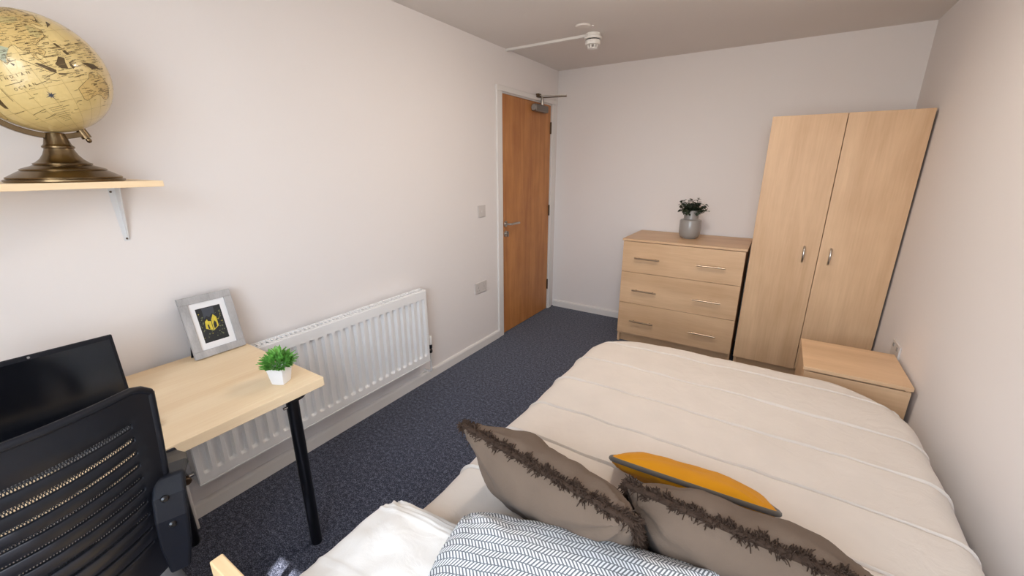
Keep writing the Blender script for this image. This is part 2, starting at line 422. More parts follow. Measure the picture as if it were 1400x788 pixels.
# overhead closer
cl = MB().box(0.0, 0.052, -0.50, -0.275, 1.905, 1.965)
co = obj('closer_body', cl, 'closer_steel', d1, bevel=0.012, seg=3)
cap = MB().lathe((0.026, -0.50, 1.935), [(0.022, -0.008), (0.024, -0.002), (0.024, 0.0)], 20, 'y')
obj('closer_cap', cap, 'grey_plastic', co, smooth=40)
EL = (0.235, -0.30, 2.028)
obj('closer_spindle', MB().lathe((0.03, -0.36, 1.962), [(0.013, 0), (0.013, 0.045), (0.01, 0.07)], 16), 'steel', co, smooth=40)
obj('closer_arm', MB().bar([(0.03, -0.36, 2.026), EL], 0.018, 0.007, (0.55, -0.83, 0)), 'bronze_steel', d1)
obj('closer_arm', MB().bar([(0.024, -0.42, 2.036), (EL[0], EL[1], 2.036)], 0.016, 0.007, (0.5, -0.86, 0)), 'closer_steel', d1)
obj('closer_bracket', MB().box(0.012, 0.04, -0.445, -0.395, 2.02, 2.05), 'bronze_steel', d1, bevel=0.003)

# ------------------------------------------------------------------ wall plates
def plate_left(name, yc, zc, w, h, label, cat, double):
    o = thing(name, (0, yc, zc - h / 2), label, cat)
    obj('face_plate', MB().box(0, 0.009, yc - w / 2, yc + w / 2, zc - h / 2, zc + h / 2), 'plate_white', o, bevel=0.003, seg=3)
    for k in ((-1, 1) if double else (0,)):
        yk = yc + k * w * 0.25
        obj('rocker', MB().box(0.008, 0.0125, yk - 0.008, yk + 0.008, zc + (0.012 if double else -0.011), zc + (0.03 if double else 0.011)), 'plate_white', o, bevel=0.001)
        if double:
            ho = MB()
            for a, c, p, q_ in ((-0.003, 0.003, 0.002, 0.010), (-0.015, -0.008, -0.018, -0.014), (0.008, 0.015, -0.018, -0.014)):
                ho.box(0.0085, 0.0095, yk + a, yk + c, zc + p - 0.004, zc + q_ - 0.004)
            obj('pin_holes', ho, 'grey_plastic', o)
    return o
plate_left('light_switch', -1.247, 1.12, 0.088, 0.088, 'single white light switch beside the door frame', 'switch', False)
plate_left('wall_socket', -1.281, 0.522, 0.150, 0.090, 'white double socket low beside the radiator', 'socket', True)
o = thing('wall_socket', (W, -1.01, 0.46), 'white socket on the wall behind the bedside cabinet', 'socket')
obj('face_plate', MB().box(W - 0.009, W, -1.085, -0.935, 0.46, 0.546), 'plate_white', o, bevel=0.003, seg=3)
for yk in (-1.048, -0.972):
    obj('rocker', MB().box(W - 0.0125, W - 0.008, yk - 0.008, yk + 0.008, 0.515, 0.533), 'grey_plastic', o, bevel=0.001)

# ------------------------------------------------------------------ ceiling fittings
sdx, sdy = 0.69, -0.875
o = thing('smoke_detector', (sdx, sdy, H - 0.085), 'white smoke detector on a round base at the end of the trunking', 'detector')
obj('base', MB().lathe((sdx, sdy, H), [(0.046, -0.018), (0.050, -0.016), (0.050, 0.0)][::1], 36), 'white_plastic', o, smooth=40)
obj('collar', MB().lathe((sdx, sdy, H - 0.018), [(0.058, -0.016), (0.060, -0.012), (0.060, -0.003), (0.054, 0.0)], 36), 'white_plastic', o, smooth=40)
obj('gap_ring', MB().lathe((sdx, sdy, H - 0.034), [(0.046, -0.006), (0.046, 0.0)], 36), 'dark_gap', o, smooth=40)
obj('sensor_body', MB().lathe((sdx, sdy, H - 0.04), [(0.030, -0.030), (0.048, -0.026), (0.052, -0.014), (0.050, 0.0)], 36), 'white_plastic', o, smooth=40)
for k in range(8):
    th = 2 * PI * k / 8
    f_ = MB().bar([(sdx + 0.034 * math.cos(th), sdy + 0.034 * math.sin(th), H - 0.066), (sdx + 0.030 * math.cos(th), sdy + 0.030 * math.sin(th), H - 0.088)], 0.010, 0.006, (-math.sin(th), math.cos(th), 0))
    obj('vent_fin', f_, 'white_plastic', o)
obj('sensor_cap', MB().lathe((sdx, sdy, H - 0.092), [(0.022, 0), (0.031, 0.004), (0.031, 0.009)], 28), 'white_plastic', o, smooth=40)
tk = obj('cable_trunking', MB().box(0.0, sdx - 0.045, -0.898, -0.874, H - 0.016, H), 'white_plastic', bevel=0.002)
tag(tk, 'thin white cable trunking running across the ceiling to the detector', 'trunking')
o = thing('ceiling_plate', (0.70, -1.07, H - 0.012), 'flat round white blanking plate beside the smoke detector', 'ceiling plate')
obj('disc', MB().lathe((0.70, -1.07, H), [(0.030, -0.011), (0.044, -0.009), (0.048, -0.004), (0.048, 0)], 36), 'ceiling_paint', o, smooth=40)
obj('screw', MB().lathe((0.755, -1.045, H), [(0.006, -0.006), (0.008, -0.003), (0.008, 0)], 12), 'ceiling_paint', o, smooth=40)

cl_ = thing('added_fill_light', (1.36, -1.86, H - 0.08), 'added round fill light on the ceiling, out of view above the bed', 'light')  # unseen lamp, added to brighten and warm the far end of the room
obj('light_base', MB().lathe((1.36, -1.86, H), [(0.165, -0.03), (0.17, -0.025), (0.17, 0.0)], 40), 'white_plastic', cl_, smooth=40)
obj('diffuser', MB().lathe((1.36, -1.86, H - 0.03), [(0.02, -0.05), (0.08, -0.046), (0.125, -0.034), (0.15, -0.015), (0.158, 0.0)], 40), 'fill_glow', cl_, smooth=50)
# ------------------------------------------------------------------ radiator
RY0, RY1, RZ0, RZ1, RX = -3.325, -1.985, 0.203, 0.695, 0.100
rad = thing('radiator', (0.06, (RY0 + RY1) / 2, RZ0), 'long white ribbed panel radiator on the wall beside the desk', 'radiator')
NF = 28; pitch = (RY1 - RY0 - 0.03) / NF
ZT, ZB = RZ1 - 0.055, RZ0 + 0.04
def sst(a, b_, x):
    t_ = min(1, max(0, (x - a) / (b_ - a))); return t_ * t_ * (3 - 2 * t_)
PH = [0.0, 0.09, 0.15, 0.21, 0.27, 0.36, 0.5, 0.64, 0.73, 0.79, 0.85, 0.91]
ys = [RY0, RY0 + 0.003] + [RY0 + 0.015 + (k + p) * pitch for k in range(NF) for p in PH] + [RY1 - 0.015, RY1 - 0.003, RY1]
zs = [RZ0, RZ0 + 0.004, RZ0 + 0.02, ZB - 0.008, ZB] + [ZB + d for d in (0.005, 0.01, 0.016, 0.024)] + [ZB + 0.024 + (ZT - ZB - 0.048) * k / 4 for k in range(1, 4)] + [ZT - d for d in (0.024, 0.016, 0.01, 0.005, 0)] + [ZT + 0.008, RZ1 - 0.02, RZ1 - 0.004, RZ1]
def radx(y, z):
    p = (y - RY0 - 0.015) / pitch; x = RX
    if 0 <= p <= NF and ZB < z < ZT:
        fp = abs((p % 1) - 0.5)           # 0 = middle of a channel
        dd = min(z - ZB, ZT - z); rr = 0.014
        wch = 0.30 * (math.sqrt(max(0, 1 - (1 - min(dd, rr) / rr) ** 2)))
        x -= 0.019 * (1 - sst(wch - 0.09, wch + 0.04, fp)) if wch > 0.02 else 0
    if y in (RY0, RY1) or z in (RZ0, RZ1): x -= 0.006
    return x
rb = MB(); ny = len(ys)
rb.add([(radx(y, z), y, z) for z in zs for y in ys], [(j * ny + i, j * ny + i + 1, (j + 1) * ny + i + 1, (j + 1) * ny + i) for j in range(len(zs) - 1) for i in range(ny - 1)])
obj('front_panel', rb, 'radiator_white', rad, smooth=50, fix=False)
obj('back_panel', MB().box(0.045, 0.060, RY0 + 0.01, RY1 - 0.01, RZ0, RZ1 - 0.004), 'radiator_white', rad)
obj('bottom_seam', MB().box(0.06, RX + 0.002, RY0, RY1, RZ0 - 0.006, RZ0 + 0.002), 'radiator_white', rad, bevel=0.002)
for y in (RY0, RY1 - 0.004):
    obj('side_panel', MB().box(0.04, RX - 0.004, y, y + 0.004, RZ0, RZ1), 'radiator_white', rad)
tg = MB()
tg.box(0.04, 0.047, RY0, RY1, RZ1 - 0.004, RZ1 + 0.002).box(0.087, RX - 0.003, RY0, RY1, RZ1 - 0.004, RZ1 + 0.002)
for k in range(60):
    y = RY0 + 0.01 + k * (RY1 - RY0 - 0.025) / 59
    tg.box(0.047, 0.087, y, y + 0.010, RZ1 - 0.004, RZ1 + 0.001)
obj('top_grille', tg, 'radiator_white', rad)
for y in (RY0 + 0.2, RY1 - 0.2): obj('wall_bracket', MB().box(0, 0.046, y, y + 0.04, RZ0 + 0.06, RZ1 - 0.06), 'radiator_white', rad)
# right-hand valve with its pipe bending into the wall
vy = RY1 + 0.035
obj('supply_pipe', MB().tube([(0.070, vy, 0.27), (0.070, vy, 0.11), (0.066, vy, 0.098), (0.058, vy, 0.092), (0.0, vy, 0.09)], 0.0075, 12), 'gloss_white', rad, smooth=40)
v_ = obj('valve_body', MB().lathe((0.070, vy, 0.235), [(0.011, 0), (0.014, 0.006), (0.014, 0.018), (0.010, 0.022), (0.010, 0.034), (0.014, 0.036), (0.014, 0.062)], 16), 'black_metal', rad, smooth=40)
obj('valve_cap', MB().lathe((0.070, vy, 0.297), [(0.015, 0), (0.017, 0.004), (0.016, 0.045), (0.012, 0.062), (0.006, 0.066)], 20), 'white_plastic', v_, smooth=40)
obj('valve_tail', MB().tube([(0.070, vy, 0.26), (0.070, RY1 - 0.01, 0.26)], 0.009, 12), 'chrome', v_, smooth=40)
vy = RY0 - 0.035
v_ = obj('valve_body', MB().lathe((0.070, vy, 0.225), [(0.011, 0), (0.014, 0.006), (0.014, 0.03), (0.012, 0.05)], 16), 'chrome', rad, smooth=40)
obj('valve_tail', MB().tube([(0.070, vy - 0.005, 0.25), (0.070, RY0 + 0.005, 0.25)], 0.010, 12), 'chrome', v_, smooth=40)
obj('lockshield_knob', MB().lathe((0.070, vy, 0.25), [(0.013, 0.0), (0.016, 0.008), (0.016, 0.03), (0.012, 0.034)], 16, 'x'), 'bronze_steel', v_, smooth=40)
obj('supply_pipe', MB().tube([(0.070, vy, 0.23), (0.070, vy, 0.0)], 0.0075, 12), 'gloss_white', rad, smooth=40)

# ------------------------------------------------------------------ chest of drawers
CX0, CX1, CYF, CT = 0.897, 1.782, -0.55, 0.893
ch = thing('chest_of_drawers', ((CX0 + CX1) / 2, -0.28, 0), 'maple veneer chest of three wide drawers with bar handles', 'chest of drawers')
CC = MB().box(CX0 + 0.008, CX0 + 0.026, CYF + 0.02, -0.02, 0, CT - 0.017).box(CX1 - 0.026, CX1 - 0.008, CYF + 0.02, -0.02, 0, CT - 0.017)
CC.box(CX0 + 0.026, CX1 - 0.026, -0.03, -0.02, 0.05, CT - 0.017).box(CX0 + 0.026, CX1 - 0.026, CYF + 0.02, -0.03, 0.07, 0.088)
obj('carcass', CC, 'maple_v', ch, bevel=0.001)
obj('plinth', MB().box(CX0 + 0.026, CX1 - 0.026, CYF + 0.05, CYF + 0.066, 0, 0.07), 'maple_h', ch)
obj('top_panel', MB().box(CX0, CX1, CYF - 0.004, -0.018, CT - 0.017, CT), 'maple_h', ch, bevel=0.0015)
for z0, z1, zh in ((0.624, 0.872, 0.744), (0.360, 0.621, 0.478), (0.090, 0.357, 0.212)):
    dr = obj('drawer', MB().box(CX0 + 0.009, CX1 - 0.009, CYF, CYF + 0.018, z0, z1), 'maple_h', ch, bevel=0.001)
    obj('drawer_box', MB().box(CX0 + 0.04, CX1 - 0.04, CYF + 0.018, -0.05, z0 + 0.02, z1 - 0.05), 'birch_pale', dr)
    for xa, xb in ((1.010, 1.200), (1.470, 1.662)):
        hb = MB().tube([(xa, CYF - 0.028, zh), (xb, CYF - 0.028, zh)], 0.006, 12)
        for xx in (xa + 0.03, xb - 0.03): hb.tube([(xx, CYF + 0.001, zh), (xx, CYF - 0.028, zh)], 0.0045, 8)
        obj('bar_handle', hb, 'brushed_nickel', dr, smooth=40)

# vase with dark foliage
vx, vy, vz = 1.344, -0.268, CT
va = thing('plant_vase', (vx, vy, vz), 'grey ceramic vase with dark leafy sprigs on the chest of drawers', 'vase')
obj('vase', MB().lathe((vx, vy, vz), [(0.050, 0), (0.054, 0.006), (0.066, 0.012), (0.077, 0.030), (0.080, 0.060), (0.080, 0.138), (0.076, 0.148), (0.064, 0.152), (0.0555, 0.156), (0.0545, 0.164), (0.0555, 0.222), (0.051, 0.222), (0.050, 0.15), (0.0, 0.15)], 48), 'glazed_grey', va, smooth=35)
def leaf_mesh(mb, p, d, L, wd_, up, cup=0.15):
    """one pointed oval leaf, 6 quads"""
    d = Vector(d).normalized(); s_ = d.cross(Vector(up));
    if s_.length < 1e-3: s_ = d.orthogonal()
    s_.normalize(); n = s_.cross(d)
    vs = []
    for tt_, ww in ((0, 0.12), (0.3, 0.9), (0.65, 1.0), (1.0, 0.05)):
        c = Vector(p) + d * L * tt_ - n * L * 0.25 * tt_ * tt_
        for k in (-1, 0, 1): vs.append(c + s_ * k * ww * wd_ / 2 + n * abs(k) * wd_ * cup)
    mb.add(vs, [(r * 3 + k, r * 3 + k + 1, r * 3 + k + 4, r * 3 + k + 3) for r in range(3) for k in (0, 1)])
rng = random.Random(3)
stm, lf = MB(), MB()
for k in range(34):
    th = rng.uniform(0, 2 * PI); el = rng.uniform(0.15, 1.45); L = rng.uniform(0.07, 0.12)
    d = Vector((math.cos(th) * math.cos(el), math.sin(th) * math.cos(el), math.sin(el)))
    p0 = Vector((vx + 0.025 * math.cos(th), vy + 0.025 * math.sin(th), vz + 0.20))
    pts = [p0 + d * L * q_ + Vector((0, 0, 0.03 * q_ * (1 - q_))) for q_ in (0, 0.35, 0.7, 1)]
    stm.tube(pts, 0.0014, 5)
    for q_ in range(11):
        f_ = 0.22 + 0.8 * q_ / 11; c = p0 + d * L * f_
        az = rng.uniform(0, 2 * PI); o_ = (d.orthogonal().normalized() * math.cos(az) + d.cross(d.orthogonal()).normalized() * math.sin(az))
        leaf_mesh(lf, c, d * 0.4 + o_, rng.uniform(0.020, 0.032), rng.uniform(0.016, 0.022), (0, 0, 1))
obj('stems', stm, 'leaf_dark', va, smooth=60, kind='stuff')
obj('foliage', lf, 'leaf_dark', va, smooth=60, fix=False, kind='stuff')

# ------------------------------------------------------------------ wardrobe
AX0, AX1, AYF, AT = 1.798, 2.548, -0.565, 1.747
wa = thing('wardrobe', ((AX0 + AX1) / 2, -0.3, 0), 'tall two door maple veneer wardrobe in the corner', 'wardrobe')
AC = MB().box(AX0 + 0.004, AX0 + 0.022, AYF + 0.02, -0.02, 0, AT - 0.003).box(AX1 - 0.022, AX1 - 0.004, AYF + 0.02, -0.02, 0, AT - 0.003)
AC.box(AX0 + 0.022, AX1 - 0.022, AYF + 0.02, -0.02, AT - 0.021, AT - 0.003).box(AX0 + 0.022, AX1 - 0.022, AYF + 0.02, -0.02, 0.085, 0.103).box(AX0 + 0.022, AX1 - 0.022, -0.03, -0.02, 0.1, AT - 0.02)
obj('carcass', AC, 'maple_v', wa, bevel=0.001)
obj('plinth', MB().box(AX0 + 0.022, AX1 - 0.022, AYF + 0.03, AYF + 0.046, 0, 0.085), 'maple_h', wa)
AM = 2.176
for xa, xb, xh in ((AX0, AM - 0.0018, 2.096), (AM + 0.0018, AX1, 2.234)):
    dr = obj('wardrobe_door', MB().box(xa, xb, AYF, AYF + 0.018, 0.095 if xa > 2 else 0.09, AT), 'maple_v', wa, bevel=0.001)
    hp = [(xh, AYF + 0.002, 0.847), (xh, AYF - 0.014, 0.850), (xh, AYF - 0.024, 0.868), (xh, AYF - 0.028, 0.897), (xh, AYF - 0.024, 0.926), (xh, AYF - 0.014, 0.944), (xh, AYF + 0.002, 0.947)]
    obj('bow_handle', MB().tube(hp, [0.006, 0.006, 0.0065, 0.007, 0.0065, 0.006, 0.006], 10), 'steel', dr, smooth=50)

# ------------------------------------------------------------------ bedside cabinet
NX0, NX1, NY0, NY1, NT = 2.136, 2.543, -1.475, -1.068, 0.50
ns_ = thing('bedside_cabinet', ((NX0 + NX1) / 2, (NY0 + NY1) / 2, 0), 'low maple veneer bedside cabinet at the foot of the bed', 'cabinet')
obj('top_panel', MB().box(NX0, NX1, NY0, NY1, NT - 0.018, NT), 'maple_h', ns_, bevel=0.0015)
bc = MB().box(NX0 + 0.006, NX0 + 0.024, NY0 + 0.012, NY1 - 0.01, 0, NT - 0.018).box(NX1 - 0.024, NX1 - 0.006, NY0 + 0.012, NY1 - 0.01, 0, NT - 0.018)
bc.box(NX0 + 0.024, NX1 - 0.024, NY0 + 0.03, NY0 + 0.04, 0.04, NT - 0.018).box(NX0 + 0.024, NX1 - 0.024, NY0 + 0.04, NY1 - 0.03, 0.05, 0.068)
obj('carcass', bc, 'maple_v', ns_, bevel=0.001)
obj('back_panel', MB().box(NX0 + 0.008, NX1 - 0.004, NY0 + 0.006, NY0 + 0.012, 0.03, NT - 0.026), 'maple_h', ns_)
dr = obj('drawer', MB().box(NX0 + 0.008, NX1 - 0.008, NY1 - 0.018, NY1, 0.30, NT - 0.022), 'maple_h', ns_, bevel=0.001)
obj('bar_handle', MB().tube([(2.26, NY1 + 0.028, 0.40), (2.42, NY1 + 0.028, 0.40)], 0.006, 10).tube([(2.28, NY1, 0.40), (2.28, NY1 + 0.028, 0.40)], 0.0045, 8).tube([(2.40, NY1, 0.40), (2.40, NY1 + 0.028, 0.40)], 0.0045, 8), 'brushed_nickel', dr, smooth=40)

# ------------------------------------------------------------------ bed
BX0, BX1, BYH, BYF = 1.10, 2.50, -3.56, -1.60
bed = thing('bed', ((BX0 + BX1) / 2, (BYH + BYF) / 2, 0), 'double bed with pale wooden headboard and white mattress', 'bed')
obj('headboard', MB().box(1.072, 2.51, -3.592, -3.568, 0.05, 0.705), 'birch_pale', bed, bevel=0.003)
bs = MB().box(1.13, 1.155, -3.568, -1.64, 0.14, 0.28).box(2.455, 2.48, -3.568, -1.64, 0.14, 0.28).box(1.155, 2.455, -1.665, -1.64, 0.14, 0.28)
obj('side_rails', bs, 'birch_pale', bed, bevel=0.003)
for k in range(14):
    y = -3.50 + k * 0.138
    obj('slat', MB().box(1.155, 2.455, y, y + 0.07, 0.245, 0.26), 'birch_pale', bed)
for x in (1.14, 2.43):
    for y in (-3.55, -1.70): obj('leg', MB().box(x, x + 0.05, y, y + 0.05, 0, 0.14 if y > -2 else 0.2), 'birch_pale', bed, bevel=0.003)
mt = MB().box(1.15, 2.47, -3.566, -1.66, 0.26, 0.475)
obj('mattress', mt, 'sheet_white', bed, bevel=0.04, seg=4, smooth=60)

# duvet: a cloth draped over a rounded slab, with stitched pintucks
DTX0, DTX1, DTYF, DTYH, DZT = 1.225, 2.405, -1.695, -3.27, 0.520
RO, RC = 0.075, 0.20
def drape(X, Y):
    cx, hx = (DTX0 + DTX1) / 2, (DTX1 - DTX0) / 2
    # signed distance to the flat top; only the foot corners are rounded
    qx = abs(X - cx) - (hx - RC); qy = Y - (DTYF - RC)
    ax, ay = max(qx, 0), max(qy, 0)
    dist = math.hypot(ax, ay) + min(max(qx, qy), 0) - RC
    if dist <= 0: return Vector((X, Y, DZT)), Vector((0, 0, 1)), dist
    n = Vector((math.copysign(ax, X - cx), ay, 0)); n = n.normalized() if n.length > 1e-9 else Vector((1, 0, 0))
    b_ = Vector((X, Y, 0)) - n * dist
    if dist < RO * PI / 2:
        a = dist / RO
        return b_ + n * RO * math.sin(a) + Vector((0, 0, DZT - RO * (1 - math.cos(a)))), n * math.sin(a) + Vector((0, 0, math.cos(a))), dist
    drop = dist - RO * PI / 2
    nn = n + Vector((0, 0, 0.0))
    return b_ + n * (RO + 0.03 * drop) + Vector((0, 0, DZT - RO - drop)), nn, dist
TUCKS = [-1.765, -2.015, -2.248, -2.482, -2.700, -2.93]
ext = RO * PI / 2 + 0.17
xs_ = [DTX0 - ext + (DTX1 - DTX0 + 2 * ext) * i / 110 for i in range(111)]
ys_ = []
y = DTYH
while y < DTYF + ext: ys_.append(y); y += 0.016
for tky in TUCKS:
    ys_ = [v for v in ys_ if abs(v - tky) > 0.017] + [tky + d for d in (-0.014, -0.009, -0.005, -0.002, 0.0, 0.002, 0.005, 0.009, 0.014, -0.0075, -0.0062, -0.0035, 0.0034)]
ys_.sort()
dv = MB(); vs = []
for Y in ys_:
    for X in xs_:
        w_ = 0.014 * noise.noise((X * 3.3, 3.1, 0.5 + Y * 1.5)) + 0.004 * noise.noise((X * 11, 7.1, 0.5 + Y * 3))
        p, n, dist = drape(X, Y)
        h = 0
        for tky in TUCKS:
            dd = Y - tky
            k_ = 0.75 + 0.6 * noise.noise((X * 6, tky * 7, 3.3))
            k_ = min(1.2, max(0.05, k_ - 0.12 + 1.1 * noise.noise((X * 2.1, tky * 3, 8.1))))
            h += 0.0048 * (0.35 + k_) * math.exp(-(dd / 0.0034) ** 2) - 0.0075 * (1.3 - 0.7 * k_) * math.exp(-((dd + 0.0055) / 0.0022) ** 2)
        h += 0.010 * noise.noise((X * 3.1, Y * 3.4, 1.7)) + 0.003 * noise.noise((X * 9, Y * 6, 4.2)) + 0.0026 * abs(noise.noise((X * 14, Y * 5, 9.0)))
        if dist > 0.05:
            h += 0.012 * noise.noise((X * 7 + Y * 7, 0.3, 2.0)) * min(1, dist / 0.2)
        # a crown in the middle of the bed
        cxn = (X - (DTX0 + DTX1) / 2) / 0.66
        h += 0.012 * max(0, 1 - cxn * cxn)
        p = p + n * h
        p.y += w_
        vs.append(p)
nx_ = len(xs_)
dv.add(vs, [(j * nx_ + i, j * nx_ + i + 1, (j + 1) * nx_ + i + 1, (j + 1) * nx_ + i) for j in range(len(ys_) - 1) for i in range(nx_ - 1)])
du = obj('duvet', dv, 'duvet_linen', smooth=80, fix=False)
tag(du, 'cream duvet with rows of stitched pintucks spread over the bed', 'duvet')

# ------------------------------------------------------------------ pillows and cushions
def pillow(name, mat, center, e1, e2, w, h, t, n=34, sag=0.07, q=0.55, wr=0.004, seed=0, parent=None, droop=0.0, tucks=None, rnd=0.0):
    """stuffed cushion: e1 along the width, e2 along the height; returns object and edge loop"""
    e1 = Vector(e1).normalized(); e2 = Vector(e2); e2 = (e2 - e1 * e2.dot(e1)).normalized(); e3 = e1.cross(e2)
    c = Vector(center); mb = MB(); uvs = []
    def edge_pos(s, tt_):
        x = s * w / 2 * (1 - sag * (1 - tt_ * tt_) * s * s); y_ = tt_ * h / 2 * (1 - sag * (1 - s * s) * tt_ * tt_)
        x *= 1 - rnd * tt_ ** 4 * (h / w) * s * s; y_ *= 1 - rnd * s ** 4 * tt_ * tt_
        return x, y_
    def P(s, tt_, side):
        x, y_ = edge_pos(s, tt_)
        th = t / 2 * (max(0, (1 - abs(s) ** 2.6)) * max(0, (1 - abs(tt_) ** 2.6))) ** q
        dn = wr * noise.noise((x * 9 + seed, y_ * 9, side * 2.0 + seed)) * 1.6 + wr * 0.8 * noise.noise((x * 22 + seed, y_ * 22, side * 5.0))
        # folds that run in from the corners
        rad_ = math.hypot(abs(s) - 1, abs(tt_) - 1); ang = math.atan2(1 - abs(tt_), 1 - abs(s) + 1e-6)
        dn += wr * 1.5 * math.sin(ang * 11 + seed + (s > 0) * 2 + (tt_ > 0)) * math.exp(-rad_ * 2.4)
        if tucks:
            for tk_ in tucks: dn += 0.0055 * math.exp(-((y_ - tk_ - 0.008 * math.sin(x * 9)) / 0.0045) ** 2)
        th = th + dn * min(1, th / (t * 0.12))
        z_ = side * th - droop * (s * s + tt_ * tt_) * 0.5
        return c + e1 * x + e2 * y_ + e3 * z_
    def par(k):      # finer near the border
        a = 2 * k / n - 1; return math.sin(a * PI / 2) * 0.5 + a * 0.5
    for side in (1, -1):
        vs = [P(par(i), par(j), side) for j in range(n + 1) for i in range(n + 1)]
        fs = [(j * (n + 1) + i, j * (n + 1) + i + 1, (j + 1) * (n + 1) + i + 1, (j + 1) * (n + 1) + i) for j in range(n) for i in range(n)]
        if side < 0: fs = [f[::-1] for f in fs]
        mb.add(vs, fs); uvs += [(par(i) * w / 2, par(j) * h / 2) for j in range(n + 1) for i in range(n + 1)]
    o = obj(name, mb, mat, parent, smooth=85, fix=False)
    uvl = o.data.uv_layers.new(name='UVMap')
    for l in o.data.loops: uvl.data[l.index].uv = uvs[l.vertex_index]
    def rim(s, tt_):
        x, y_ = edge_pos(s, tt_); return c + e1 * x + e2 * y_ - e3 * droop * (s * s + tt_ * tt_) * 0.5
    return o, rim, (e1, e2, e3)

def rim_loop(rim, n):
    pts = []
    for k in range(n): pts.append(rim(-1 + 2 * k / n, -1))
    for k in range(n): pts.append(rim(1, -1 + 2 * k / n))
    for k in range(n): pts.append(rim(1 - 2 * k / n, 1))
    for k in range(n): pts.append(rim(-1, 1 - 2 * k / n))
    return pts

def fringe(rim, fr_, parent, per=230, seed=1, lean=1):
    """short wool strands all round a cushion's edge"""
    rg = random.Random(seed); mb = MB(); e1, e2, e3 = fr_
    loop = rim_loop(rim, per); n = len(loop); c = sum(loop, Vector()) / n
    for k, p in enumerate(loop):
        o_ = (p - c).normalized()
        wob = 0.004 * math.sin(k * 0.21 + seed) + 0.003 * math.sin(k * 0.53)
        for q_ in range(9):
            d = (o_ * rg.uniform(0.1, 0.9) - e3 * rg.uniform(-0.5, 1.3) + e1 * rg.uniform(-.5, .5) + e2 * rg.uniform(-.5, .3)).normalized()
            L = rg.uniform(0.009, 0.019)
            a = p + o_ * rg.uniform(-0.006, 0.003) + e3 * (rg.uniform(-0.008, 0.006) + wob)
            tipv = a + d * L + Vector((0, 0, -0.004))
            mb.tube([a, a + d * L * 0.6, tipv], [0.0010, 0.0013, 0.0010], 3)
    mb.tube(loop + [loop[0]], 0.0075, 6, cap=False)
    return obj('fringe', mb, 'fringe_brown', parent, smooth=60, fix=False, kind='stuff', label='shaggy dark brown fringe')

def cushion_thing(name, base, label, cat, group=None): return thing(name, base, label, cat, group)

# white pillow with pintucks lying at the head of the bed
wp = cushion_thing('bed_pillow', (1.42, -3.37, 0.52), 'white pillow with stitched tucks lying next to the striped pillow', 'pillow')
pillow('pillow_cover', 'white_cotton', (1.442, -3.368, 0.556), (1, 0.03, 0.0), (-0.03, 1, 0.0), 0.64, 0.41, 0.13, n=64, seed=2.2, wr=0.005, parent=wp, sag=0.02, rnd=0.13, q=0.42, tucks=(0.186, 0.172, 0.158, 0.144, -0.035, -0.080, -0.125))

# grey herringbone pillow resting on it
hp_ = cushion_thing('patterned_pillow', (1.66, -3.31, 0.58), 'white pillow printed with grey herringbone stripes in front of the taupe cushions', 'pillow')
pillow('pillow_cover', 'herringbone_cotton', (1.716, -3.285, 0.616), (1, 0.27, 0.0), (-0.27, 1, 0.08), 0.64, 0.43, 0.16, n=44, seed=5.1, wr=0.006, parent=hp_, sag=0.02, rnd=0.12, q=0.45)

# taupe cushions with brown fringe
def taupe(p1, p2, e2, size, t, seed, label):
    p1, p2 = Vector(p1), Vector(p2); e1 = (p2 - p1).normalized(); w = (p2 - p1).length
    e2 = Vector(e2); e2 = (e2 - e1 * e2.dot(e1)).normalized()
    c = (p1 + p2) / 2 + e2 * size / 2
    o = cushion_thing('cushion', (c.x, c.y, 0.53), label, 'cushion', 'fringed taupe cushions')
    # e2 handed to pillow() points up to the fringed top edge
    pc, rim, frm = pillow('cushion_cover', 'taupe_velvet', c, e1, -e2, w, size, t, n=44, seed=seed, wr=0.009, parent=o, sag=0.04, q=0.5)
    fringe(rim, frm, o, seed=int(seed * 10))
    return o
taupe((1.285, -3.065, 0.785), (1.765, -3.125, 0.775), (0.05, 0.52, -0.85), 0.36, 0.18, 1.3, 'fringed taupe velvet cushion leaning beside the white pillow')
taupe((1.715, -3.02, 0.765), (2.20, -3.02, 0.755), (0.0, 0.52, -0.85), 0.36, 0.18, 3.7, 'fringed taupe velvet cushion covering most of the mustard cushion')

# mustard cushion with grey piping
p1, p2 = Vector((1.593, -2.838, 0.665)), Vector((2.026, -2.808, 0.662))
e1 = (p2 - p1).normalized(); e2 = Vector((0, 0.82, -0.57)).normalized()
c = (p1 + p2) / 2 + e2 * 0.17
mc = cushion_thing('cushion', (c.x, c.y, 0.53), 'mustard yellow velvet cushion with grey piping behind the taupe cushions', 'cushion')
pc, rim, frm = pillow('cushion_cover', 'mustard_velvet', c, e1, -e2, (p2 - p1).length, 0.34, 0.085, n=32, seed=8.8, wr=0.005, parent=mc, sag=0.03, rnd=0.13)
lp = rim_loop(rim, 24)
obj('piping', MB().tube(lp + [lp[0]], 0.007, 8, cap=False), 'grey_piping', mc, smooth=60)

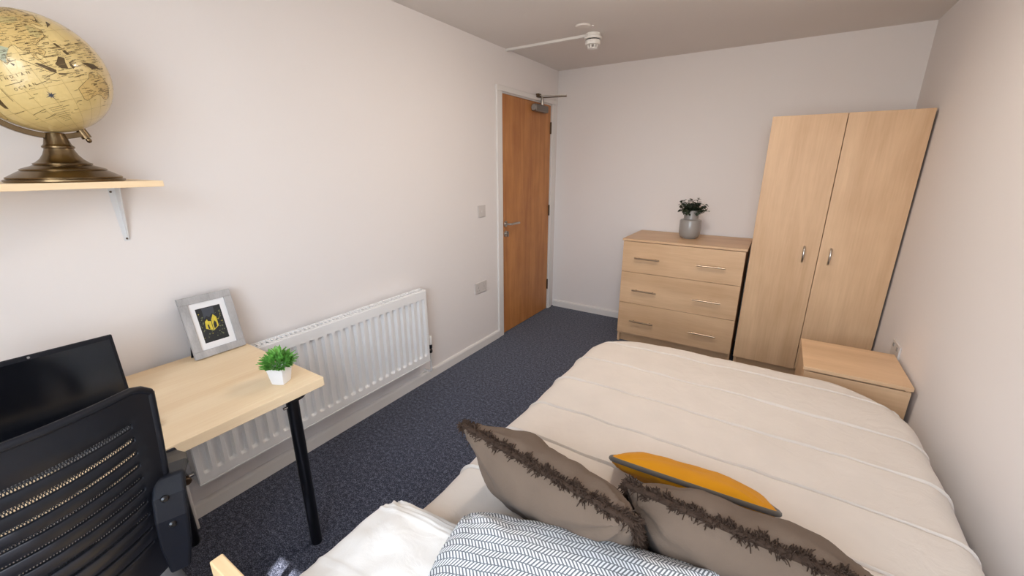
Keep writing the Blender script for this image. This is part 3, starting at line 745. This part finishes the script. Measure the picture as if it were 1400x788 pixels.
# ------------------------------------------------------------------ desk
KX0, KX1, KY0, KY1, KT = 0.035, 0.635, -4.25, -3.052, 0.730
dk = thing('desk', ((KX0 + KX1) / 2, (KY0 + KY1) / 2, 0), 'birch topped desk with round black legs against the wall', 'desk')
obj('desktop', MB().box(KX0, KX1, KY0, KY1, KT - 0.034, KT), 'birch_desk', dk, bevel=0.002)
for x, y in ((0.572, -3.142), (0.572, -4.16), (0.10, -4.16), (0.14, -3.40)):
    fx, fy = (x - 0.024, y + 0.012) if y > -3.2 else (x, y)      # the leg by the plant splays a little
    x, y = (x + 0.02, y - 0.010) if y > -3.2 else (x, y)
    lg = obj('leg', MB().tube([(fx, fy, 0), (fx, fy, 0.006), (x, y, 0.690)], [0.019, 0.0205, 0.0205], 24), 'black_metal', dk, smooth=40)
    obj('mounting_plate', MB().lathe((x, y, 0.688), [(0.045, 0), (0.045, 0.008)], 24), 'black_metal', lg, smooth=40)
    obj('leg_screw', MB().lathe((x, y, 0.655), [(0.005, -0.032), (0.005, -0.02)], 10, 'y'), 'chrome', lg, smooth=40)

# picture frame leaning on its strut
FB, FT_ = Vector((0.118, -3.242, KT)), Vector((0.118, -3.064, KT))
fw, fh, ft = 0.180, 0.242, 0.018
lean = math.radians(13)
pf = thing('picture_frame', (0.09, -3.153, KT), 'small grey wooden picture frame standing on the desk corner', 'picture frame')
def fp(a, b_, d):       # a across (y), b up the frame, d out of the face
    return Vector((0.118 + d * math.cos(lean) - b_ * math.sin(lean), -3.243 + a, KT + 0.0005 + b_ * math.cos(lean) + (d + ft) * math.sin(lean)))
def fbox(a0, a1, b0, b1, d0, d1_, mi=0, mb=None):
    mb = mb or MB(); v = [fp(a, b_, d) for a in (a0, a1) for b_ in (b0, b1) for d in (d0, d1_)]
    return mb.add(v, [(0, 1, 3, 2), (4, 6, 7, 5), (0, 4, 5, 1), (2, 3, 7, 6), (0, 2, 6, 4), (1, 5, 7, 3)], mi)
bw = 0.028
for nm, a0, a1, b0, b1 in (('frame_rail', 0, fw, 0, bw), ('frame_rail', 0, fw, fh - bw, fh), ('frame_stile', 0, bw, bw, fh - bw), ('frame_stile', fw - bw, fw, bw, fh - bw)):
    obj(nm, fbox(a0, a1, b0, b1, -ft, 0), 'grey_wood', pf, bevel=0.0015)
mbd = MB(); mw = 0.024
for a0, a1, b0, b1 in ((bw, fw - bw, bw, bw + mw), (bw, fw - bw, fh - bw - mw, fh - bw), (bw, bw + mw * .8, bw + mw, fh - bw - mw), (fw - bw - mw * .8, fw - bw, bw + mw, fh - bw - mw)):
    fbox(a0, a1, b0, b1, -0.009, -0.007, 0, mbd)
obj('mount_board', mbd, 'mat_board', pf)
pr = MB()
pa0, pa1, pb0, pb1 = bw + mw * .8, fw - bw - mw * .8, bw + mw, fh - bw - mw
fbox(pa0 - .003, pa1 + .003, pb0 - .003, pb1 + .003, -0.012, -0.0095, 0, pr)
def ppoly(pts, mi, d): pr.add([fp(pa0 + a * (pa1 - pa0), pb0 + b_ * (pb1 - pb0), d) for a, b_ in pts], [tuple(range(len(pts)))], mi)
ppoly([(.25, .98), (.72, .98), (.70, .74), (.60, .80), (.46, .70), (.36, .76), (.25, .68)], 2, -0.0094)
ppoly([(.48, .30), (.72, .40), (.73, .66), (.62, .76), (.50, .62)], 1, -0.0092)
ppoly([(.20, .40), (.46, .31), (.47, .58), (.36, .60), (.34, .66), (.24, .60)], 1, -0.0092)
ppoly([(.53, .34), (.66, .40), (.66, .52), (.60, .58), (.53, .48)], 0, -0.0090)
ppoly([(.30, .38), (.36, .36), (.36, .50), (.30, .50)], 0, -0.0090)
rg = random.Random(5)
for k in range(110):
    a, b_ = rg.uniform(.04, .94), rg.uniform(.12, .85); s_ = rg.uniform(.012, .04)
    if .22 < a < .74 and .33 < b_: continue
    ppoly([(a - s_, b_), (a, b_ - s_ * .6), (a + s_, b_ + s_ * .2), (a, b_ + s_ * .6)], 3 if k % 11 else 1, -0.0088)
obj('photo_print', pr, ['print_dark', 'print_yellow', 'print_sky', 'print_foliage'], pf, fix=False, label='dark night photograph with a yellow lit building')
obj('easel_strut', MB().bar([fp(fw / 2 - 0.05, 0.16, -ft), (0.062, -3.243 + fw / 2 - 0.07, KT)], 0.035, 0.003, (0, 1, 0)), 'black_plastic', pf)
obj('backing_board', fbox(0.006, fw - 0.006, 0.006, fh - 0.006, -ft - 0.002, -ft + 0.004), 'black_plastic', pf)

# little white pot of green grass
gx, gy = 0.545, -3.152
gp = thing('potted_plant', (gx, gy, KT), 'bright green artificial plant in a square white pot on the desk', 'potted plant')
pot = MB(); ca = math.radians(28)
rings = [(0.0205, 0.0), (0.023, 0.002), (0.0305, 0.056), (0.031, 0.062), (0.028, 0.062), (0.027, 0.052)]
pv = []
for r, z in rings:
    for k in range(16):
        th = 2 * PI * k / 16
        sc = r / max(abs(math.cos(th)), abs(math.sin(th))) if True else r
        sc = min(sc, r * 1.30)
        pv.append((gx + sc * math.cos(th + ca), gy + sc * math.sin(th + ca), KT + z))
pot.add(pv, [(i * 16 + j, i * 16 + (j + 1) % 16, i * 16 + 16 + (j + 1) % 16, i * 16 + 16 + j) for i in range(5) for j in range(16)] + [tuple(range(16))[::-1], tuple(80 + j for j in range(16))])
obj('pot', pot, 'pot_white', gp, smooth=25)
rg = random.Random(11); gl_ = MB()
for k in range(420):
    th = rg.uniform(0, 2 * PI); el = math.asin(rg.uniform(0.02, 1)); d = Vector((math.cos(th) * math.cos(el), math.sin(th) * math.cos(el), math.sin(el)))
    L = rg.uniform(0.038, 0.060) * (0.80 + 0.75 * d.z); p0 = Vector((gx, gy, KT + 0.062)) + Vector((d.x, d.y, 0)) * 0.012
    f0 = rg.uniform(0.25, 0.62)
    leaf_mesh(gl_, p0 + d * L * f0, d + Vector((rg.uniform(-.5, .5), rg.uniform(-.5, .5), rg.uniform(0.0, .7))), min(0.024, L * 0.40), rg.uniform(0.007, 0.011), (0, 0, 1), 0.2)
obj('foliage', gl_, 'leaf_bright', gp, smooth=60, fix=False, kind='stuff')

# ------------------------------------------------------------------ laptop
LX, LY0, LY1 = 0.285, -3.800, -3.478
lt = thing('laptop', (0.39, (LY0 + LY1) / 2, KT), 'open black laptop on the desk behind the office chair', 'laptop')
obj('base', MB().box(LX - 0.01, LX + 0.222, LY0, LY1, KT, KT + 0.016), 'laptop_silver', lt, bevel=0.004, seg=3)
kb = MB()
for r in range(5):
    for k in range(14):
        kb.box(LX + 0.035 + r * 0.018, LX + 0.050 + r * 0.018, LY0 + 0.022 + k * 0.02, LY0 + 0.039 + k * 0.02, KT + 0.0155, KT + 0.0175)
obj('keyboard', kb, 'black_plastic', lt)
obj('touchpad', MB().box(LX + 0.14, LX + 0.205, LY0 + 0.11, LY0 + 0.21, KT + 0.0155, KT + 0.0163), 'grey_plastic', lt)
la = math.radians(4); Lh = 0.222
def lp_(y, h_, d): return Vector((LX + d * math.cos(la) - h_ * math.sin(la), y, KT + 0.012 + h_ * math.cos(la) + d * math.sin(la)))
def lbox(y0, y1, h0, h1, d0, d1_):
    v = [lp_(y, h_, d) for y in (y0, y1) for h_ in (h0, h1) for d in (d0, d1_)]
    return MB().add(v, [(0, 1, 3, 2), (4, 6, 7, 5), (0, 4, 5, 1), (2, 3, 7, 6), (0, 2, 6, 4), (1, 5, 7, 3)])
ld = obj('lid', lbox(LY0, LY1, 0, Lh, -0.009, 0), 'black_plastic', lt, bevel=0.003, seg=3)
obj('screen', lbox(LY0 + 0.008, LY1 - 0.008, 0.016, Lh - 0.013, -0.001, 0.0004), 'screen_black', ld)
cy_ = -3.648
wc = MB(); cc = lp_(cy_, Lh - 0.0065, 0.0)
wc.lathe(cc, [(0.003, 0.0), (0.003, 0.001), (0.002, 0.0012)], 14, 'x')
obj('webcam', wc, 'grey_plastic', ld, smooth=40)

# ------------------------------------------------------------------ office chair
chx, chy = 0.93, -3.803
oc = thing('office_chair', (0.72, chy, 0), 'black office chair with slotted mesh back pushed up to the desk', 'chair')
BZ0, BZ1, HWc = 0.60, 1.048, 0.228
def back_pt(u, z, off=0.0):
    v = (z - BZ0) / (BZ1 - BZ0)
    hw = HWc * (0.88 + 0.12 * v)
    x = chx + 0.035 - 0.060 * u * u + 0.05 * (v - 0.5) + 0.02 * math.sin(v * PI) - off
    return Vector((x, chy + u * hw, z))
slot_c = [0.985, 0.958, 0.930, 0.902, 0.874, 0.846, 0.817, 0.785, 0.748, 0.710]
slot_h = [0.010, 0.009, 0.0085, 0.0075, 0.006, 0.0065, 0.0075, 0.0075, 0.007, 0.007]
US = [-1, -0.97, -0.9] + [-0.82 + 1.64 * k / 40 for k in range(41)] + [0.9, 0.97, 1]
zl = [(BZ0, 0), (BZ0 + 0.01, 0), (0.65, 0), (0.68, 0)]
for c_, h_ in sorted(zip(slot_c, slot_h)): zl += [(c_ - h_ / 2, 1), (c_ + h_ / 2, 2)]
zl += [(1.01, 0), (1.03, 0), (1.042, 0), (BZ1, 0)]
def zz(z, u):
    k = sst(BZ0 + 0.02, 0.80, z) * 0 + 1
    fall = 0.016 * (1 - sst(0.93, 1.03, z)) * sst(BZ0, 0.68, z)
    z2 = z - fall * (1 - min(1, (u / 0.82) ** 2))
    # rounded top corners
    if z > 1.0 and abs(u) > 0.85: z2 -= 0.02 * ((abs(u) - 0.85) / 0.15) ** 2 * (z - 1.0) / 0.048
    return z2
bm_ = MB(); nu = len(US)
vs = [back_pt(u, zz(z, u)) for z, _ in zl for u in US]
fs = []
for j in range(len(zl) - 1):
    for i in range(nu - 1):
        if zl[j][1] == 1 and -0.825 < US[i] and US[i + 1] < 0.825: continue
        fs.append((j * nu + i, j * nu + i + 1, (j + 1) * nu + i + 1, (j + 1) * nu + i))
bm_.add(vs, fs)
bk = obj('backrest', bm_, 'black_plastic', oc, smooth=40)
md = bk.modifiers.new('thickness', 'SOLIDIFY'); md.thickness = 0.007; md.offset = 0
bv = bk.modifiers.new('bevel', 'BEVEL'); bv.width = 0.0012; bv.segments = 1
rim_pts = [back_pt(u, zz(BZ1, u)) for u in [-1 + 2 * k / 30 for k in range(31)]]
obj('top_rim', MB().tube(rim_pts, 0.0075, 10), 'black_plastic', oc, smooth=60)
for u in (-1, 1):
    obj('side_rim', MB().tube([back_pt(u, zz(BZ0 + (BZ1 - BZ0) * k / 16, u)) for k in range(17)], 0.0075, 10), 'black_plastic', oc, smooth=60)
# woven mesh that shows in the slots
wm = MB()
for c_, h_ in zip(slot_c, slot_h):
    n = 92
    for k in range(n):
        ua = -0.825 + 1.65 * k / n; ub = ua + 1.65 / n * 1.35
        for a, b_ in ((ua, ub), (ub, ua)):
            z0, z1 = c_ - h_ / 2 - 0.002, c_ + h_ / 2 + 0.002
            wm.tube([back_pt(a, zz(z0, a), 0.005), back_pt(b_, zz(z1, b_), 0.005)], 0.00085, 3, cap=False)
    wm.tube([back_pt(u, zz(c_, u), 0.005) for u in [-0.825 + 1.65 * k / 40 for k in range(41)]], 0.0008, 3, cap=False)
obj('back_mesh', wm, 'black_mesh', oc, fix=False, kind='stuff')
# seat, spine, arms, column, base
obj('spine', MB().bar([(0.70, chy, 0.40), (0.88, chy, 0.41), (0.95, chy, 0.47), (0.965, chy, 0.58), (0.955, chy, 0.68)], 0.09, 0.03, (0, 1, 0)), 'black_plastic', oc, bevel=0.006)
def seatp(u, v):
    x = 0.46 + 0.46 * u; y = chy - 0.235 + 0.47 * v
    e_ = (1 - abs(2 * u - 1) ** 4) * (1 - abs(2 * v - 1) ** 4)
    return (x, y, 0.435 + 0.055 * max(0, e_) ** 0.5 + 0.02 * max(0, 0.25 - u))
se = MB().grid(seatp, 24, 24)
so = obj('seat', se, 'seat_fabric', oc, smooth=60)
obj('seat_pan', MB().box(0.48, 0.90, chy - 0.21, chy + 0.21, 0.405, 0.437), 'black_plastic', oc, bevel=0.012)
for sg in (1, -1):
    ya = chy + sg * 0.206
    path = [(0.950, ya - sg * .012, 0.628), (0.962, ya - sg * .010, 0.70), (0.968, ya - sg * .006, 0.77), (0.962, ya, 0.815), (0.940, ya + sg * .012, 0.838), (0.89, ya + sg * .036, 0.828), (0.80, ya + sg * .060, 0.790), (0.73, ya + sg * .064, 0.765)]
    ar = obj('armrest', MB().bar(path, [0.034, 0.050, 0.054, 0.054, 0.052, 0.046, 0.046, 0.042], 0.016, (0.35, 1 * sg, 0)), 'black_plastic', oc, bevel=0.006, seg=3)
    obj('armrest_stay', MB().bar([(0.735, ya + sg * .064, 0.775), (0.700, ya + sg * .064, 0.70), (0.70, ya + sg * .045, 0.55), (0.72, ya - sg * .005, 0.43)], 0.04, 0.02, (0, 1, 0)), 'black_plastic', ar, bevel=0.006)
    for zs_ in (0.757, 0.817):
        obj('arm_screw', MB().lathe((0.968 if zs_ > 0.8 else 0.972, ya - sg * 0.010, zs_), [(0.007, 0), (0.007, 0.004), (0.004, 0.007)], 14, 'x'), 'black_metal', ar, smooth=40)
obj('gas_column', MB().lathe((0.69, chy, 0.08), [(0.032, 0), (0.032, 0.18), (0.018, 0.182), (0.018, 0.33)], 24), 'black_metal', oc, smooth=40)
for k in range(5):
    th = 2 * PI * k / 5 + 0.3; dx, dy = math.cos(th), math.sin(th)
    sp = obj('base_spoke', MB().bar([(0.69 + dx * 0.02, chy + dy * 0.02, 0.12), (0.69 + dx * 0.27, chy + dy * 0.27, 0.078)], [0.06, 0.035], 0.028, (-dy, dx, 0)), 'black_plastic', oc, bevel=0.006)
    cxx, cyy = 0.69 + dx * 0.262, chy + dy * 0.262
    wl_ = MB()
    for s_ in (-1, 1):
        c0 = Vector((cxx, cyy, 0.026)) + Vector((-dy, dx, 0)) * s_ * 0.008; c1 = c0 + Vector((-dy, dx, 0)) * s_ * 0.016
        wl_.tube([c0, c1], 0.026, 18)
    wl_.tube([(cxx, cyy, 0.026), (cxx, cyy, 0.075)], 0.006, 8)
    obj('caster', wl_, 'black_plastic', sp, smooth=40)

# ------------------------------------------------------------------ shelf and globe
HX1, HY1, HZ = 0.285, -3.268, 1.408
sh = thing('wall_shelf', (0.14, -3.75, HZ - 0.2), 'pale birch wall shelf on a white metal bracket above the desk', 'shelf')
obj('shelf_board', MB().box(0, HX1, -4.22, HY1, HZ - 0.018, HZ), 'birch_desk', sh, bevel=0.001)
for by in (-3.318, -4.10):
    bt = HZ - 0.018
    br = MB().add([(0.0015, by - 0.017, bt), (0.0015, by + 0.016, bt), (0.0015, by + 0.008, bt - 0.19), (0.0015, by - 0.008, bt - 0.19),
                   (0, by - 0.017, bt), (0, by + 0.016, bt), (0, by + 0.008, bt - 0.19), (0, by - 0.008, bt - 0.19)],
                  [(0, 1, 2, 3), (4, 7, 6, 5), (0, 4, 5, 1), (1, 5, 6, 2), (2, 6, 7, 3), (3, 7, 4, 0)])
    bo = obj('bracket', br, 'bracket_grey', sh)
    obj('bracket_arm', MB().box(0.0, 0.20, by - 0.016, by + 0.016, bt - 0.003, bt), 'bracket_grey', bo)
    gs = MB().prism([(0.0, bt - 0.18), (0.006, bt - 0.185), (0.055, bt - 0.004), (0.0, bt - 0.004)], by + 0.002, by + 0.0045, 'y')
    obj('bracket_gusset', gs, 'bracket_grey', bo)
    for yy, z_ in ((by - 0.010, bt - 0.022), (by, bt - 0.182)):
        obj('bracket_screw', MB().lathe((0.0015, yy, z_), [(0.0035, 0), (0.0035, 0.0016), (0.002, 0.002)], 12, 'x'), 'bronze_steel', bo)

GC = Vector((0.165, -3.451, 1.690)); GR = 0.1492
gb = thing('desk_globe', (GC.x, GC.y, HZ), 'antique style cream globe on a turned brass stand on the shelf', 'globe')
prof = [(0.121, 0), (0.124, 0.003), (0.124, 0.007), (0.118, 0.009), (0.119, 0.013), (0.112, 0.017), (0.094, 0.028), (0.088, 0.031), (0.089, 0.034), (0.084, 0.037), (0.066, 0.043), (0.060, 0.046), (0.061, 0.050),
        (0.054, 0.053), (0.044, 0.062), (0.036, 0.074), (0.031, 0.086), (0.030, 0.090), (0.033, 0.092), (0.0335, 0.096), (0.030, 0.099), (0.028, 0.102), (0.024, 0.118), (0.020, 0.132)]
obj('stand', MB().lathe((GC.x, GC.y, HZ), prof, 56), 'antique_brass', gb, smooth=28)
TILT = math.radians(22)      # north pole leans away from the door (towards -y)
axis_n = Vector((0, -math.sin(TILT), math.cos(TILT)))
am = MB(); ra = GR + 0.010
vs = []
K = 60
for k in range(K + 1):
    a = PI * k / K                      # 0 = south pole, PI = north pole, swinging under and round the -y side
    sdir = -axis_n; side = Vector((0, -math.cos(TILT), -math.sin(TILT)))
    d = sdir * math.cos(a) + side * math.sin(a)
    for rr, xx in ((GR + 0.003, -0.009), (GR + 0.003, 0.009), (GR + 0.017, 0.009), (GR + 0.017, -0.009)):
        vs.append(GC + d * rr + Vector((xx, 0, 0)))
fs = [(k * 4 + j, k * 4 + (j + 1) % 4, k * 4 + 4 + (j + 1) % 4, k * 4 + 4 + j) for k in range(K) for j in range(4)] + [(3, 2, 1, 0), tuple(K * 4 + j for j in range(4))]
am.add(vs, fs)
obj('meridian_arm', am, 'antique_brass', gb, smooth=30, bevel=0.001)
for sg in (-1, 1):
    d = axis_n * sg
    pv_ = obj('pivot', MB().tube([GC + d * (GR - 0.004), GC + d * (GR + 0.024)], 0.0115, 18).tube([GC + d * (GR + 0.024), GC + d * (GR + 0.029), GC + d * (GR + 0.034), GC + d * (GR + 0.037)], [0.005, 0.0065, 0.006, 0.003], 14), 'antique_brass', gb, smooth=40)
# ball (kept round, poles on the tilted axis)
LON0 = math.radians(104)       # longitude that faces +x
ex = Vector((1, 0, 0)); ey = axis_n.cross(ex)       # east of the facing point
def sph(lon, lat, r=GR):
    lo = math.radians(lon) - LON0; la_ = math.radians(lat)
    return GC + (ex * math.cos(la_) * math.cos(lo) + ey * math.cos(la_) * math.sin(lo) + axis_n * math.sin(la_)) * r
bb = MB(); NL, NM = 72, 36
bv_ = [sph(-180 + 360 * i / NL, -90 + 180 * j / NM) for j in range(1, NM) for i in range(NL)] + [sph(0, -90), sph(0, 90)]
bf = [(j * NL + i, j * NL + (i + 1) % NL, (j + 1) * NL + (i + 1) % NL, (j + 1) * NL + i) for j in range(NM - 2) for i in range(NL)]
s0 = (NM - 1) * NL
bf += [(s0, (i + 1) % NL, i) for i in range(NL)] + [(s0 + 1, (NM - 2) * NL + i, (NM - 2) * NL + (i + 1) % NL) for i in range(NL)]
bb.add(bv_, bf)
ball = obj('ball', bb, 'globe_paper', gb, smooth=80)
def land(name, pts, mat, lift=0.0004):
    """a printed patch: filled lon/lat polygon cut into small triangles that follow the ball"""
    bm2 = bmesh.new(); vv = [bm2.verts.new((a, c, 0)) for a, c in pts]; bm2.faces.new(vv)
    bmesh.ops.triangulate(bm2, faces=bm2.faces)
    for _ in range(4):
        ed = [e_ for e_ in bm2.edges if e_.calc_length() > 5]
        if not ed: break
        bmesh.ops.subdivide_edges(bm2, edges=ed, cuts=1); bmesh.ops.triangulate(bm2, faces=bm2.faces)
    q_ = MB(); bm2.verts.ensure_lookup_table(); bm2.verts.index_update()
    q_.add([sph(v.co.x, v.co.y, GR + lift) for v in bm2.verts], [tuple(v.index for v in f.verts) for f in bm2.faces]); bm2.free()
    return obj(name, q_, mat, ball, smooth=80, fix=True)
def line_ll(mb, pts, wdt=0.0006, lift=0.0006):
    """thin printed line along lon/lat points"""
    P_ = []
    for (a, c), (a2, c2) in zip(pts, pts[1:]):
        n = max(1, int(max(abs(a2 - a), abs(c2 - c)) / 4))
        for k in range(n): P_.append(sph(a + (a2 - a) * k / n, c + (c2 - c) * k / n, GR + lift))
    P_.append(sph(pts[-1][0], pts[-1][1], GR + lift)); vs = []
    for i, p in enumerate(P_):
        d = (P_[min(i + 1, len(P_) - 1)] - P_[max(i - 1, 0)]).normalized(); n = (p - GC).normalized(); s_ = d.cross(n)
        vs += [p - s_ * wdt / 2, p + s_ * wdt / 2]
    mb.add(vs, [(2 * i, 2 * i + 1, 2 * i + 3, 2 * i + 2) for i in range(len(P_) - 1)])
ASIA = [(40, 60), (60, 68), (100, 72), (140, 70), (135, 54), (140, 50), (128, 40), (129, 35), (126, 35), (122, 39), (118, 38), (122, 31), (119, 25), (110, 21), (106, 19), (109, 12), (105, 9), (101, 13), (100, 9), (103, 2), (101, 3), (98, 9), (98, 16), (94, 16), (91, 22), (87, 21), (80, 15), (80, 10), (77, 8), (73, 17), (72, 21), (67, 24), (57, 26), (50, 30), (48, 29), (52, 24), (57, 24), (59, 21), (52, 15), (44, 12), (38, 21), (34, 28), (36, 36), (28, 37)]
AUS = [(114, -22), (122, -18), (129, -15), (132, -11), (136, -12), (136, -16), (140, -17), (142, -11), (145, -15), (149, -21), (153, -26), (152, -32), (150, -37), (145, -39), (140, -37), (137, -33), (131, -31), (124, -33), (118, -35), (115, -33)]
AFR = [(32, 30), (37, 21), (43, 11), (51, 11), (46, 3), (40, -4), (40, -12), (35, -20), (32, -28), (26, -34), (18, -34), (12, -16), (9, 2), (-10, 6), (-17, 14), (-10, 30), (10, 37), (20, 32)]
land('landmass', ASIA, 'globe_land'); land('landmass', AUS, 'globe_land'); land('landmass', AFR, 'globe_land')
land('landmass', [(97, 5), (101, 2), (106, -3), (105, -6), (101, -3), (98, 1), (95, 5)], 'globe_ink')
land('landmass', [(109, 2), (111, 3), (115, 7), (119, 5), (117, 1), (116, -4), (111, -3), (109, 0)], 'globe_ink')
land('landmass', [(106, -6), (110, -7), (114, -8), (110, -8.5), (106, -7.3)], 'globe_ink')
land('landmass', [(120, 1), (125, 1.5), (121, 0), (122, -4), (120, -5), (119, -2)], 'globe_ink')
land('landmass', [(131, -1), (137, -2), (144, -4), (150, -10), (144, -8), (138, -8), (134, -4)], 'globe_ink')
land('landmass', [(49, -12), (50, -16), (47, -25), (44, -24), (44, -17)], 'globe_ink')
land('landmass', [(80, 9), (82, 7), (80.5, 6), (79.8, 8)], 'globe_ink')
land('landmass', [(120, 18), (122, 18), (124, 13), (121, 14)], 'globe_ink')
land('landmass', [(122, 11), (125, 11), (126, 7), (123, 7)], 'globe_ink')
land('landmass', [(131, 33), (136, 35), (140, 36), (142, 40), (140, 40), (135, 36)], 'globe_ink')
land('printed_region', [(69, 22), (73, 24), (82, 23), (86, 20), (82, 16), (79.5, 13), (77.5, 9), (75, 13), (73, 18)], 'globe_blue', 0.0006)
land('printed_region', [(112, 38), (115, 38), (119, 34), (118, 27), (112, 24), (109, 28)], 'globe_olive', 0.0006)
land('printed_region', [(88, 50), (98, 52), (108, 50), (116, 49), (112, 44), (104, 42), (95, 44)], 'globe_olive', 0.0006)
ink = MB()
for L in (ASIA, AUS, AFR): line_ll(ink, L + [L[0]], 0.0009)
obj('coastline', ink, 'globe_ink', ball, fix=False)
gr_ = MB()
for lon in range(-180, 180, 15): line_ll(gr_, [(lon, -75), (lon, 75)], 0.0004, 0.0007)
for lat in range(-60, 75, 15): line_ll(gr_, [(a, lat) for a in range(-180, 181, 15)], 0.0004, 0.0007)
obj('graticule', gr_, 'globe_ink_pale', ball, fix=False)
# small unreadable place names: rows of tiny dashes
rg = random.Random(21); nm_ = MB()
def inside(p, poly):
    r = False; j = len(poly) - 1
    for i in range(len(poly)):
        if (poly[i][1] > p[1]) != (poly[j][1] > p[1]) and p[0] < (poly[j][0] - poly[i][0]) * (p[1] - poly[i][1]) / (poly[j][1] - poly[i][1]) + poly[i][0]: r = not r
        j = i
    return r
def dashes(lon, lat, n, gap=1.1, wdt=0.0013):
    x = lon
    for k in range(n):
        ln = rg.uniform(0.25, 0.65); line_ll(nm_, [(x, lat), (x + ln, lat + rg.uniform(-.1, .1))], wdt, 0.0008); x += ln + 0.3
cnt = 0
while cnt < 800:
    lon, lat = rg.uniform(45, 175), rg.uniform(-45, 70)
    onl = inside((lon, lat), ASIA) or inside((lon, lat), AUS) or inside((lon, lat), AFR) or (92 < lon < 155 and -12 < lat < 20)
    if not onl and rg.random() > 0.07: continue
    dashes(lon, lat, rg.randint(3, 8)); cnt += 1
for r in range(3): dashes(79, -33.5 - r * 1.9, 19, wdt=0.0011)
for r in range(6): dashes(79 + r * 0.6, -40 - r * 2.2, 22 - 2 * r, wdt=0.0011)
for a, c, a2, c2 in ((59, -8, 58.5, -20), (88, 10, 98, 0), (93.5, -8, 101, -12), (96, -7, 104, -5.5), (64, -7, 78, -6.5), (85, -11.5, 95, -10), (60, -36, 76, -33), (66, -43, 80, -41)): line_ll(nm_, [(a, c), (a2, c2)], 0.0010, 0.0008)
obj('place_names', nm_, 'globe_ink', ball, fix=False, kind='stuff')
# compass rose
cr = MB(); c0 = (89.4, -22.5)
def rose(ang, L, wd_):
    a = math.radians(ang); u_ = (math.cos(a), math.sin(a)); v_ = (-u_[1], u_[0])
    pts = [(c0[0] + u_[0] * L / 0.93, c0[1] + u_[1] * L), (c0[0] + v_[0] * wd_, c0[1] + v_[1] * wd_), (c0[0] - v_[0] * wd_, c0[1] - v_[1] * wd_)]
    cr.add([sph(p[0], p[1], GR + 0.0009) for p in pts], [(0, 1, 2)])
for k in range(8): rose(45 * k + 10, 4.6 if k % 2 == 0 else 3.2, 0.7)
obj('compass_rose', cr, 'compass_ink', ball, fix=False)
# lettering on the ocean
def lettering(txt, lon, lat, size_deg, spread, slope):
    for k, chh in enumerate(txt):
        cu = bpy.data.curves.new('lettering', 'FONT'); cu.body = chh; cu.size = 1; cu.align_x = 'CENTER'
        tmp = bpy.data.objects.new('lettering', cu)
        me = bpy.data.meshes.new_from_object(tmp)
        q_ = MB(); o1, l1 = lon + k * spread, lat + k * slope
        q_.add([sph(o1 + v.co.x * size_deg, l1 + v.co.y * size_deg, GR + 0.0010) for v in me.vertices], [tuple(p.vertices) for p in me.polygons])
        bpy.data.objects.remove(tmp); bpy.data.curves.remove(cu); bpy.data.meshes.remove(me)
        obj('letter', q_, 'globe_ink', ball, fix=False)
lettering('INDIAN', 65.2, -3.0, 3.3, 4.2, 0.2)
lettering('OCEAN', 69.2, -12.4, 3.3, 3.8, 0.18)
